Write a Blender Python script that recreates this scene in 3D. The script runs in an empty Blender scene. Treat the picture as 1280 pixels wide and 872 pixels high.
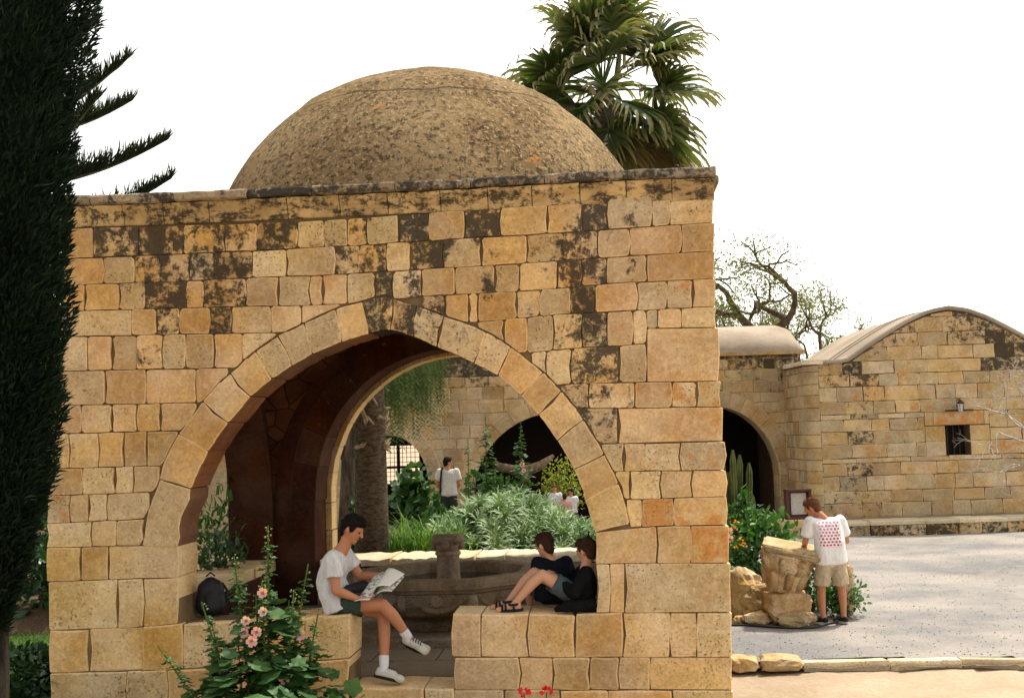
import bpy, bmesh, math, random
import numpy as np
from mathutils import Vector, Matrix, noise as mnoise

R = math.radians
rng = np.random.default_rng(7)
random.seed(7)
scene = bpy.context.scene
col = scene.collection

# ------------------------------------------------------------------ camera
cam_data = bpy.data.cameras.new('camera')
cam = bpy.data.objects.new('camera', cam_data)
col.objects.link(cam)
cam_data.sensor_width = 36.0
cam_data.lens = 36.0 * 1500 / 1280
cam_data.clip_start = 0.1
cam_data.clip_end = 2000
cam.matrix_world = (Matrix.Translation((0, 0, 2.55)) @ Matrix.Rotation(R(90 + 4.0), 4, 'X')
                    @ Matrix.Rotation(R(-1.8), 4, 'Z'))
scene.camera = cam

# ------------------------------------------------------------------ sky, sun, exposure
SUN_ELEV = R(63)
SUN_DIR = Vector((0.70, 0.71, 0)).normalized()          # towards the sun, on the ground plan
sun_vec = Vector((SUN_DIR.x * math.cos(SUN_ELEV), SUN_DIR.y * math.cos(SUN_ELEV), math.sin(SUN_ELEV)))
world = bpy.data.worlds.new('World')
scene.world = world
world.use_nodes = True
wt = world.node_tree
wt.nodes.clear()
sky = wt.nodes.new('ShaderNodeTexSky')
sky.sky_type = 'NISHITA'
sky.sun_disc = False
sky.sun_elevation = SUN_ELEV
sky.sun_rotation = math.atan2(SUN_DIR.x, SUN_DIR.y)
sky.air_density = 1.0
sky.dust_density = 2.0
sky.ozone_density = 1.0
bw = wt.nodes.new('ShaderNodeRGBToBW')
haze_mix = wt.nodes.new('ShaderNodeMix'); haze_mix.data_type = 'RGBA'
haze_mix.inputs[0].default_value = 0.86
tint = wt.nodes.new('ShaderNodeMix'); tint.data_type = 'RGBA'; tint.blend_type = 'MULTIPLY'
tint.inputs[0].default_value = 1.0
tint.inputs[7].default_value = (1.0, 0.945, 0.84, 1)
bg = wt.nodes.new('ShaderNodeBackground')
bg.inputs['Strength'].default_value = 0.15
wo = wt.nodes.new('ShaderNodeOutputWorld')
wt.links.new(sky.outputs[0], bw.inputs[0])
wt.links.new(bw.outputs[0], tint.inputs[6])
wt.links.new(sky.outputs[0], haze_mix.inputs[6])
wt.links.new(tint.outputs[2], haze_mix.inputs[7])
wt.links.new(haze_mix.outputs[2], bg.inputs['Color'])
wt.links.new(bg.outputs[0], wo.inputs[0])

sun_data = bpy.data.lights.new('sun', 'SUN')
sun_data.energy = 1.7
sun_data.angle = R(3.0)
sun_data.color = (1.0, 0.93, 0.80)
sun = bpy.data.objects.new('sun', sun_data)
col.objects.link(sun)
sun.rotation_euler = (-sun_vec).to_track_quat('-Z', 'Y').to_euler()

vs = scene.view_settings
vs.view_transform = 'Standard'
vs.look = 'None'
vs.gamma = 1.0
vs.use_curve_mapping = False
vs.exposure = 1.6
scene.render.engine = 'CYCLES'
cy = scene.cycles
cy.use_denoising = True
cy.max_bounces = 5
cy.diffuse_bounces = 3
cy.glossy_bounces = 2
cy.transmission_bounces = 4
cy.transparent_max_bounces = 6
cy.caustics_reflective = False
cy.caustics_refractive = False


# ------------------------------------------------------------------ node helper and materials
class G:
    def __init__(s, name):
        s.m = bpy.data.materials.new(name)
        s.m.use_nodes = True
        s.t = s.m.node_tree
        s.t.nodes.clear()

    def n(s, kind):
        return s.t.nodes.new(kind)

    def put(s, sock, val):
        if val is None:
            return
        if isinstance(val, bpy.types.NodeSocket):
            s.t.links.new(val, sock)
        else:
            if sock.type == 'RGBA' and len(val) == 3:
                val = (*val, 1)
            sock.default_value = val

    def pos(s):
        return s.n('ShaderNodeNewGeometry').outputs['Position']

    def objco(s):
        return s.n('ShaderNodeTexCoord').outputs['Object']

    def rand(s):
        return s.n('ShaderNodeObjectInfo').outputs['Random']

    def attr(s, name, kind='GEOMETRY'):
        a = s.n('ShaderNodeAttribute')
        a.attribute_type = kind
        a.attribute_name = name
        return a.outputs['Fac']

    def scalev(s, vec, sc):
        m = s.n('ShaderNodeMapping')
        s.put(m.inputs['Vector'], vec)
        m.inputs['Scale'].default_value = sc
        return m.outputs[0]

    def noise(s, vec, scale, detail=4, rough=0.55, dist=0.0):
        n = s.n('ShaderNodeTexNoise')
        s.put(n.inputs['Vector'], vec)
        n.inputs['Scale'].default_value = scale
        n.inputs['Detail'].default_value = detail
        n.inputs['Roughness'].default_value = rough
        n.inputs['Distortion'].default_value = dist
        return n.outputs['Fac']

    def vor(s, vec, scale, out='Distance', feature='F1'):
        n = s.n('ShaderNodeTexVoronoi')
        n.feature = feature
        s.put(n.inputs['Vector'], vec)
        n.inputs['Scale'].default_value = scale
        return n.outputs[out]

    def step(s, val, lo, hi, a=0.0, b=1.0):
        n = s.n('ShaderNodeMapRange')
        n.interpolation_type = 'SMOOTHSTEP'
        s.put(n.inputs[0], val)
        for i, q in zip((1, 2, 3, 4), (lo, hi, a, b)):
            s.put(n.inputs[i], q)
        return n.outputs[0]

    def math(s, op, a, b=None):
        n = s.n('ShaderNodeMath')
        n.operation = op
        s.put(n.inputs[0], a)
        if b is not None:
            s.put(n.inputs[1], b)
        return n.outputs[0]

    def mix(s, fac, a, b, blend='MIX'):
        n = s.n('ShaderNodeMix')
        n.data_type = 'RGBA'
        n.blend_type = blend
        s.put(n.inputs[0], fac)
        s.put(n.inputs[6], a)
        s.put(n.inputs[7], b)
        return n.outputs[2]

    def hsv(s, color, h=0.5, sat=1.0, v=1.0):
        n = s.n('ShaderNodeHueSaturation')
        s.put(n.inputs['Color'], color)
        s.put(n.inputs['Hue'], h)
        s.put(n.inputs['Saturation'], sat)
        s.put(n.inputs['Value'], v)
        return n.outputs[0]

    def bump(s, height, strength=0.4, dist=0.02):
        n = s.n('ShaderNodeBump')
        s.put(n.inputs['Height'], height)
        n.inputs['Strength'].default_value = strength
        n.inputs['Distance'].default_value = dist
        return n.outputs[0]

    def done(s, color, rough=0.9, bump=None, spec=0.2, translucent=None, metallic=0.0):
        b = s.n('ShaderNodeBsdfPrincipled')
        s.put(b.inputs['Base Color'], color)
        s.put(b.inputs['Roughness'], rough)
        b.inputs['Specular IOR Level'].default_value = spec
        b.inputs['Metallic'].default_value = metallic
        if bump is not None:
            s.put(b.inputs['Normal'], bump)
        out = b.outputs[0]
        if translucent is not None:
            tr = s.n('ShaderNodeBsdfTranslucent')
            s.put(tr.inputs[0], translucent[0])
            mx = s.n('ShaderNodeMixShader')
            mx.inputs[0].default_value = translucent[1]
            s.t.links.new(out, mx.inputs[1])
            s.t.links.new(tr.outputs[0], mx.inputs[2])
            out = mx.outputs[0]
        o = s.n('ShaderNodeOutputMaterial')
        s.t.links.new(out, o.inputs[0])
        return s.m


def stone_material(name, light, dark, grime=(0.032, 0.029, 0.025), pits=1.0, vary=0.22, pale_edge=0.55,
                   rust=(0.52, 0.22, 0.055), base_stain=0.0, streaks=False):
    g = G(name)
    p = g.pos()
    rnd = g.rand()
    blotch = g.noise(p, 2.3, 5, 0.6)
    fine = g.noise(p, 16, 6, 0.7)
    c = g.mix(g.step(blotch, 0.33, 0.68), dark, light)
    c = g.mix(g.math('MULTIPLY', g.step(fine, 0.42, 0.72), 0.45), c, tuple(min(1, x * 1.28) for x in light))
    # warm and cool stones
    rnd2 = g.math('FRACT', g.math('MULTIPLY', rnd, 7.31))
    c = g.hsv(c, g.step(rnd2, 0, 1, 0.494, 0.506), g.step(rnd2, 0, 1, 1.08, 0.90),
              g.step(rnd, 0, 1, 1.0 - vary, 1.0 + vary * 0.7))
    c = g.hsv(c, g.step(g.noise(p, .9, 3), .35, .65, .495, .503), g.step(g.noise(p, 1.4, 4, .6), .35, .65, .88, 1.14), 1.0)
    # iron staining, set stone by stone
    rs = g.attr('rust', 'OBJECT')
    rn = g.noise(p, 5.5, 5, 0.6)
    rm = g.step(g.math('ADD', rn, g.math('MULTIPLY', rs, 0.42)), 0.70, 0.86)
    c = g.mix(g.math('MULTIPLY', rm, 0.8), c, rust)
    # edge highlight painted as pale rims along the arrises
    c = g.mix(g.math('MULTIPLY', g.attr('edge'), pale_edge), c, tuple(min(1, x * 1.45 + 0.05) for x in light))
    # little pits
    grain = g.noise(p, 38, 5, 0.8)
    c = g.hsv(c, 0.5, 1.0, g.step(grain, 0.30, 0.72, 0.82, 1.17))
    pn = g.noise(p, 48, 3, 0.6)
    pm = g.step(g.math('ADD', pn, g.math('MULTIPLY', g.noise(p, 3.1, 3), 0.22)), 0.70, 0.79)
    c = g.mix(g.math('MULTIPLY', pm, g.step(rnd2, .1, 1.0, .12 * pits, 0.8 * pits)), c, tuple(x * 0.16 for x in dark))
    # brown weathering in the hollows of the tooling
    wn = g.noise(p, 6.5, 6, 0.7, 0.4)
    c = g.mix(g.math('MULTIPLY', g.step(wn, 0.54, 0.74), 0.32), c, tuple(x * 0.55 for x in dark))
    # black lichen crust, set stone by stone; dirt and painted shade at the lower left
    st = g.math('ADD', g.attr('stain', 'OBJECT'), base_stain)
    if streaks:      # lichen runs that start under the cornice and cross the joints
        sep = g.n('ShaderNodeSeparateXYZ'); g.put(sep.inputs[0], p)
        run_ = g.noise(g.scalev(p, (1.0, 1.0, .35)), 2.6, 6, .65, .5)
        st = g.math('ADD', g.math('MULTIPLY', st, .76), g.math('MULTIPLY', g.step(run_, .45, .72), g.step(sep.outputs[2], 2.6, 4.4, 0.0, .44)))
    sn = g.noise(p, 7.5, 7, 0.72, 0.3)
    sn2 = g.noise(p, 34, 4, 0.7)
    sv = g.math('ADD', g.math('ADD', sn, g.math('MULTIPLY', sn2, 0.35)), g.math('MULTIPLY', st, 0.52))
    sm = g.step(sv, 0.92, 1.07)
    c = g.mix(g.math('MULTIPLY', sm, 0.90), c, grime)
    h = g.math('ADD', g.math('ADD', g.math('MULTIPLY', fine, 0.6), g.math('MULTIPLY', grain, 0.7)), g.math('MULTIPLY', pm, -0.9 * pits))
    h = g.math('ADD', h, g.math('MULTIPLY', g.noise(p, 4, 3), 0.8))
    return g.done(c, 0.95, g.bump(h, 0.5, 0.02), spec=0.08)


MAT = {}
MAT['stone'] = stone_material('golden_limestone', (0.635, 0.455, 0.235), (0.47, 0.305, 0.138), pits=.9, vary=.17, streaks=True)
MAT['stone_far'] = stone_material('courtyard_limestone', (0.58, 0.43, 0.24), (0.41, 0.285, 0.145), pits=0.7, vary=0.20)
MAT['stone_pale'] = stone_material('pale_parapet_stone', (0.68, 0.57, 0.40), (0.55, 0.43, 0.27), pale_edge=0.2)
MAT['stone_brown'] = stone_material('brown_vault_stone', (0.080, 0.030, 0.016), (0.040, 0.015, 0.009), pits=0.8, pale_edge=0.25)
MAT['stone_grey'] = stone_material('grey_basin_stone', (0.33, 0.24, 0.155), (0.19, 0.135, 0.085), pits=1.0, base_stain=0.25)
MAT['soffit'] = stone_material('dark_soffit_stone', (0.22, 0.105, 0.05), (0.12, 0.055, 0.027), pale_edge=0.3)  # darker colour for every face of the arch stones except the front
MAT['rubble'] = stone_material('ruin_stone', (0.62, 0.44, 0.235), (0.46, 0.29, 0.12), base_stain=0.05)

def mortar():
    g = G('old_mortar')
    p = g.pos()
    c = g.mix(g.noise(p, 6, 5, 0.6), (0.05, 0.034, 0.02), (0.30, 0.205, 0.11))
    return g.done(c, 1.0, g.bump(g.noise(p, 60, 4), 0.6, 0.01), spec=0.05)
MAT['mortar'] = mortar()

def cornice_mat():
    g = G('lichened_cornice')
    p = g.pos()
    c = g.mix(g.step(g.noise(p, 3, 5), .35, .65), (0.40, 0.27, 0.125), (0.60, 0.42, 0.20))
    n = g.math('ADD', g.noise(g.scalev(p, (1, 1, 2.2)), 5, 8, 0.75, .4), g.math('MULTIPLY', g.noise(p, 28, 4, .7), .4))
    c = g.mix(g.math('MULTIPLY', g.step(n, .64, .80), .92), c, (0.035, 0.03, 0.024))
    n2 = g.noise(p, 11, 5, .7)
    c = g.mix(g.math('MULTIPLY', g.step(n2, .58, .72), .5), c, (0.42, 0.38, 0.31))
    return g.done(c, 1.0, g.bump(g.math('ADD', g.noise(p, 18, 6, .7), n), 0.7, 0.025), spec=0.05)
MAT['cornice'] = cornice_mat()
MAT['cornice_slab'] = stone_material('grey_lichened_slab', (0.40, 0.33, 0.235), (0.27, 0.21, 0.145), base_stain=.42, pits=.8)

def dome_mat():
    g = G('dome_render')
    p = g.objco()
    c = g.mix(g.step(g.noise(p, 1.1, 4), .35, .68), (0.20, 0.132, 0.066), (0.32, 0.225, 0.122))
    sp = g.noise(p, 17, 6, .8)
    c = g.mix(g.math('MULTIPLY', g.step(sp, .48, .58), .85), c, (0.040, 0.030, 0.018))
    sp2 = g.noise(p, 26, 4, .75)
    c = g.mix(g.math('MULTIPLY', g.step(sp2, .54, .62), .85), c, (0.46, 0.34, 0.19))
    sp3 = g.noise(p, 2.4, 4, .6)
    c = g.mix(g.math('MULTIPLY', g.step(g.math('ADD', sp3, g.math('MULTIPLY', g.noise(p, 14, 3), .25)), .785, .86), .8), c, (0.50, 0.22, 0.055))
    c = g.mix(g.math('MULTIPLY', g.step(g.noise(p, 1.9, 5, .6, .5), .58, .74), .45), c, (0.075, 0.062, 0.042))
    sep = g.n('ShaderNodeSeparateXYZ'); g.put(sep.inputs[0], p)
    zw = g.math('ADD', sep.outputs[2], g.math('MULTIPLY', g.noise(p, 1.6, 4), .22))
    c = g.mix(g.math('MULTIPLY', g.step(g.math('ABSOLUTE', g.math('SUBTRACT', zw, 1.93)), .0, .022, 1, 0), .75), c, (0.03, 0.024, 0.016))
    c = g.mix(g.math('MULTIPLY', g.step(g.noise(p, 1.3, 5, .6, .8), .50, .66), .36), c, (0.36, 0.25, 0.12))
    h = g.math('ADD', sp, g.math('MULTIPLY', sp2, .6))
    return g.done(c, 1.0, g.bump(h, 0.9, 0.03), spec=0.04)
MAT['dome'] = dome_mat()

def roof_mat():
    g = G('cement_roof')
    p = g.pos()
    c = g.mix(g.step(g.noise(p, .8, 5), .3, .7), (0.285, 0.23, 0.175), (0.40, 0.33, 0.26))
    c = g.mix(g.math('MULTIPLY', g.step(g.noise(p, 14, 5, .7), .5, .7), .35), c, (0.16, 0.12, 0.085))
    return g.done(c, 1.0, g.bump(g.noise(p, 12, 5), .3, .02), spec=.05)
MAT['roof'] = roof_mat()

def ground_mat(name, a, b, sp, scale=30, amount=.5, bs=.5):
    g = G(name)
    p = g.pos()
    c = g.mix(g.step(g.noise(p, .55, 6, .62), .34, .66), a, b)
    c = g.mix(g.math('MULTIPLY', g.step(g.noise(p, scale, 4, .75), .5, .66), amount), c, sp)
    c = g.mix(g.math('MULTIPLY', g.step(g.noise(p, scale * 2.7, 3, .7), .56, .7), amount), c, tuple(x * .35 for x in a))
    return g.done(c, 1.0, g.bump(g.noise(p, scale, 6, .8), bs, .03), spec=.05)
MAT['gravel'] = ground_mat('grey_gravel', (0.19, 0.185, 0.185), (0.335, 0.30, 0.265), (0.42, 0.40, 0.38), 26, .35, .6)
MAT['sand'] = ground_mat('sandy_ground', (0.33, 0.245, 0.165), (0.43, 0.33, 0.235), (0.52, 0.43, 0.33), 16, .4, .5)
MAT['soil'] = ground_mat('garden_soil', (0.10, 0.065, 0.04), (0.16, 0.105, 0.06), (0.22, 0.16, 0.10), 25, .5, .8)
MAT['paving'] = ground_mat('pavilion_paving', (0.20, 0.155, 0.105), (0.30, 0.235, 0.16), (0.36, 0.29, 0.2), 18, .4, .4)
MAT['turf'] = ground_mat('turf', (0.05, 0.095, 0.02), (0.08, 0.14, 0.03), (0.13, 0.19, 0.05), 40, .5, .8)


def leaf_mat(name, c1, c2, tr=0.3, rough=.55, spec=.35, tip=None):
    g = G(name)
    t = g.attr('tint')
    c = g.mix(t, c1, c2)
    if tip is not None:
        c = g.mix(g.step(g.attr('along'), .5, 1.0), c, tip)
    return g.done(c, rough, spec=spec, translucent=(g.mix(1.0, c, (1.0, 1.0, .45), 'MULTIPLY'), tr))
MAT['cypress'] = leaf_mat('cypress_foliage', (0.004, 0.011, 0.006), (0.011, 0.024, 0.010), .05, .8, .1)
MAT['araucaria'] = leaf_mat('araucaria_foliage', (0.012, 0.022, 0.010), (0.030, 0.045, 0.018), .1, .8, .1)
MAT['palm'] = leaf_mat('fan_palm_blade', (0.040, 0.075, 0.022), (0.12, 0.165, 0.05), .35, .45, .4, tip=(0.24, 0.21, 0.09))
MAT['palm_dry'] = leaf_mat('dry_palm_blade', (0.16, 0.10, 0.04), (0.11, 0.115, 0.035), .25, .7, .2)
MAT['hollyhock'] = leaf_mat('hollyhock_leaf', (0.028, 0.085, 0.022), (0.075, 0.165, 0.045), .3, .5, .35)
MAT['bud'] = leaf_mat('hollyhock_bud', (0.16, 0.25, 0.07), (0.30, 0.37, 0.14), .25, .6)
MAT['pink'] = leaf_mat('pink_petal', (0.72, 0.34, 0.36), (0.80, 0.52, 0.52), .35, .7)
MAT['red'] = leaf_mat('red_petal', (0.65, 0.02, 0.03), (0.75, 0.05, 0.05), .3, .6)
MAT['orange'] = leaf_mat('orange_petal', (0.75, 0.25, 0.03), (0.85, 0.42, 0.05), .3, .6)
MAT['yellow_leaf'] = leaf_mat('yellowed_leaf', (0.60, 0.42, 0.05), (0.70, 0.55, 0.08), .3, .6)
MAT['succulent'] = leaf_mat('succulent_leaf', (0.09, 0.20, 0.07), (0.37, 0.47, 0.25), .2, .5, .35)
MAT['strap'] = leaf_mat('strap_leaf', (0.060, 0.16, 0.025), (0.19, 0.34, 0.07), .4, .5, .3)
MAT['shrub'] = leaf_mat('shrub_leaf', (0.030, 0.10, 0.018), (0.095, 0.22, 0.045), .35, .5, .35)
MAT['shrub_dark'] = leaf_mat('dark_shrub_leaf', (0.014, 0.050, 0.016), (0.045, 0.11, 0.035), .25, .4, .5)
MAT['shrub_yellow'] = leaf_mat('yellow_green_leaf', (0.16, 0.24, 0.03), (0.42, 0.42, 0.07), .35, .6)
MAT['pepper'] = leaf_mat('pepper_tree_leaf', (0.09, 0.15, 0.045), (0.20, 0.27, 0.10), .35, .6)
MAT['olive'] = leaf_mat('sparse_tree_leaf', (0.10, 0.125, 0.035), (0.22, 0.235, 0.085), .3, .7)
MAT['grass'] = leaf_mat('grass_blade', (0.045, 0.10, 0.02), (0.11, 0.20, 0.04), .35, .6)

def bark(name, a, b, scale=9, stretch=(1, 1, .25)):
    g = G(name)
    p = g.scalev(g.pos(), stretch)
    n = g.noise(p, scale, 6, .7)
    return g.done(g.mix(g.step(n, .35, .65), a, b), 1.0, g.bump(n, .9, .04), spec=.05)
MAT['bark'] = bark('rough_bark', (0.055, 0.042, 0.03), (0.16, 0.125, 0.09))
MAT['bark_dark'] = bark('dark_bark', (0.012, 0.011, 0.009), (0.04, 0.033, 0.025))
MAT['palm_trunk'] = bark('palm_trunk', (0.065, 0.052, 0.038), (0.175, 0.14, 0.10), 12, (1, 1, 2.4))
MAT['log'] = bark('weathered_log', (0.12, 0.085, 0.05), (0.27, 0.20, 0.13), 14)
MAT['dry_wood'] = bark('bleached_wood', (0.30, 0.26, 0.21), (0.58, 0.53, 0.46))
MAT['stem'] = bark('green_stem', (0.05, 0.10, 0.03), (0.11, 0.17, 0.05), 20)
MAT['cactus'] = bark('cactus_skin', (0.075, 0.095, 0.035), (0.17, 0.18, 0.065), 14)
MAT['husk'] = bark('dry_leaf_base', (0.33, 0.255, 0.17), (0.55, 0.46, 0.34), 14)


def plain(name, c, rough=.8, spec=.2, var=.15, scale=20, bump=.15, metallic=0):
    g = G(name)
    p = g.pos()
    n = g.noise(p, scale, 5, .6)
    cc = g.mix(n, tuple(x * (1 - var) for x in c), tuple(min(1, x * (1 + var)) for x in c))
    return g.done(cc, rough, g.bump(n, bump, .01), spec, metallic=metallic)

def cloth(name, c, folds=1.0, var=.2):
    g = G(name)
    p = g.pos()
    w = g.noise(g.scalev(p, (1, 1, .45)), 13, 5, .62, 1.2)
    n = g.noise(p, 300, 2)
    cc = g.mix(w, tuple(x * (1 - var) for x in c), c)
    return g.done(cc, .95, g.bump(g.math('ADD', w, g.math('MULTIPLY', n, .06)), folds, .05), .08)

def skin_mat(name, c):
    g = G(name)
    p = g.pos()
    n = g.noise(p, 14, 4, .6)
    return g.done(g.mix(n, tuple(x * .84 for x in c), tuple(min(1, x * 1.1) for x in c)), .55, g.bump(n, .1, .01), .3)
MAT['skin'] = skin_mat('tanned_skin', (0.50, 0.215, 0.115))
MAT['skin_boy'] = skin_mat('fair_skin', (0.56, 0.295, 0.18))
MAT['hair_black'] = plain('black_hair', (0.012, 0.009, 0.008), .85, .1, .4, 60, .6)
MAT['hair_brown'] = plain('brown_hair', (0.045, 0.022, 0.013), .85, .1, .4, 60, .6)
MAT['hair_auburn'] = plain('auburn_hair', (0.13, 0.055, 0.025), .85, .1, .4, 60, .6)
MAT['white_shirt'] = cloth('white_cotton', (0.80, 0.80, 0.80))
MAT['cream_shirt'] = cloth('cream_cotton', (0.74, 0.73, 0.66))
MAT['green_shorts'] = cloth('grey_green_shorts', (0.055, 0.085, 0.068))
MAT['khaki'] = cloth('beige_shorts', (0.66, 0.53, 0.36))
MAT['navy'] = cloth('navy_jacket', (0.010, 0.012, 0.020))
MAT['black_cloth'] = cloth('black_jacket', (0.009, 0.009, 0.010))
MAT['denim'] = cloth('grey_denim', (0.075, 0.10, 0.115))
MAT['dark_trousers'] = cloth('dark_trousers', (0.03, 0.045, 0.035))
MAT['pink_cloth'] = cloth('pink_shirt', (0.70, 0.38, 0.32))
MAT['sock'] = cloth('white_sock', (0.82, 0.82, 0.84), .3)
MAT['shoe'] = plain('worn_white_leather', (0.60, 0.58, 0.50), .6, .3)
MAT['rubber'] = plain('black_rubber', (0.012, 0.012, 0.012), .7, .3)
MAT['pale_sole'] = plain('pale_rubber_sole', (0.55, 0.54, 0.50), .7, .2)
MAT['black_plastic'] = plain('black_nylon', (0.010, 0.011, 0.014), .6, .3)
MAT['iron'] = plain('dark_iron', (0.025, 0.02, 0.018), .6, .4)
MAT['wood_frame'] = plain('dark_red_wood', (0.075, 0.026, 0.017), .6, .3, .3, 12)
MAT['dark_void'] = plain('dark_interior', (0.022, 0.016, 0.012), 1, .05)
MAT['eye'] = plain('dark_eye', (0.02, 0.012, 0.01), .3, .4)
MAT['lip'] = plain('lip', (0.36, 0.12, 0.09), .5, .3)

def lamp_glass():
    g = G('lantern_glass')
    return g.done((0.55, 0.56, 0.52), .2, spec=.5)
MAT['lamp_glass'] = lamp_glass()

def water_mat():
    g = G('dark_water')
    return g.done((0.012, 0.016, 0.014), .06, g.bump(g.noise(g.pos(), 9, 3), .06, .02), .5)
MAT['water'] = water_mat()

def newsprint():
    g = G('newsprint')
    p = g.objco()
    f = g.step(g.noise(g.scalev(p, (9, 9, 9)), 3.0, 2), .52, .56)
    c = g.mix(g.math('MULTIPLY', f, .75), (0.72, 0.70, 0.63), (0.12, 0.12, 0.13))
    return g.done(c, .9, spec=.1)
MAT['newsprint'] = newsprint()
MAT['page'] = plain('page_margin', (0.74, 0.71, 0.62), .9, .1, .05)

def notice_paper():
    g = G('faded_notice')
    p = g.objco()
    f = g.step(g.noise(g.scalev(p, (4, 4, 14)), 4.0, 2), .56, .62)
    return g.done(g.mix(g.math('MULTIPLY', f, .4), (0.48, 0.43, 0.36), (0.2, 0.17, 0.14)), .35, spec=.4)
MAT['notice'] = notice_paper()

def dotted_shirt():
    """white cotton with a block of pink and crimson dots printed on the back"""
    g = G('dotted_cotton')
    p = g.objco()
    wv = g.n('ShaderNodeVectorMath'); wv.operation = 'MULTIPLY_ADD'
    nz = g.n('ShaderNodeTexNoise'); nz.inputs['Scale'].default_value = 9.0; g.put(nz.inputs['Vector'], p)
    g.put(wv.inputs[0], nz.outputs['Color']); wv.inputs[1].default_value = (.03, .0, .03); g.put(wv.inputs[2], p)
    sx = g.n('ShaderNodeSeparateXYZ')
    g.put(sx.inputs[0], wv.outputs[0])
    x, y, z = sx.outputs
    def cell(v, off=0.0):
        return g.math('SUBTRACT', g.math('FRACT', g.math('ADD', g.math('MULTIPLY', v, 1 / .040), off)), .5)
    row = g.math('FLOOR', g.math('MULTIPLY', z, 1 / .040))
    half = g.math('MULTIPLY', g.math('FRACT', g.math('MULTIPLY', row, .5)), 1.0)
    dx = g.math('SUBTRACT', g.math('FRACT', g.math('ADD', g.math('MULTIPLY', x, 1 / .046), half)), .5)
    dz = cell(z)
    d = g.math('SQRT', g.math('ADD', g.math('MULTIPLY', dx, dx), g.math('MULTIPLY', dz, dz)))
    dot = g.step(d, .30, .36, 1.0, 0.0)
    inx = g.math('MULTIPLY', g.math('GREATER_THAN', x, -.135), g.math('LESS_THAN', x, .135))
    inz = g.math('MULTIPLY', g.math('GREATER_THAN', z, .99), g.math('LESS_THAN', z, 1.315))
    back = g.math('LESS_THAN', y, .02)
    m = g.math('MULTIPLY', g.math('MULTIPLY', inx, inz), g.math('MULTIPLY', back, dot))
    tone = g.step(g.math('ADD', z, g.math('MULTIPLY', x, -.4)), 1.0, 1.34)
    c = g.mix(m, (0.82, 0.81, 0.80), g.mix(tone, (0.52, 0.02, 0.09), (0.72, 0.22, 0.42)))
    w = g.noise(g.scalev(g.pos(), (1, 1, .55)), 11, 4, .6, .6)
    return g.done(c, .95, g.bump(w, .4, .04), .08)
MAT['dotted'] = dotted_shirt()


# ------------------------------------------------------------------ mesh helpers
def tag(o, label=None, cat=None, group=None, kind=None):
    if label: o['label'] = label
    if cat: o['category'] = cat
    if group: o['group'] = group
    if kind: o['kind'] = kind
    return o

def thing(name, label, cat, loc=(0, 0, 0), rotz=0.0, group=None):
    o = bpy.data.objects.new(name, None)
    o.empty_display_size = .1
    col.objects.link(o)
    o.location = loc
    o.rotation_euler = (0, 0, rotz)
    return tag(o, label, cat, group)

def link(name, mesh, parent=None, loc=None, rot=None, scale=None):
    o = bpy.data.objects.new(name, mesh)
    col.objects.link(o)
    if parent is not None: o.parent = parent
    if loc is not None: o.location = loc
    if rot is not None: o.rotation_euler = rot
    if scale is not None: o.scale = scale
    return o

def copy_tree(o, parent=None):
    c = o.copy()
    col.objects.link(c)
    c.parent = parent
    for ch in o.children:
        copy_tree(ch, c)
    return c

def basis(d):
    d = np.asarray(d, float); d = d / np.linalg.norm(d)
    a = np.array([0, 0, 1.]) if abs(d[2]) < .9 else np.array([1., 0, 0])
    s = np.cross(d, a); s /= np.linalg.norm(s)
    return d, s, np.cross(s, d)

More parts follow.
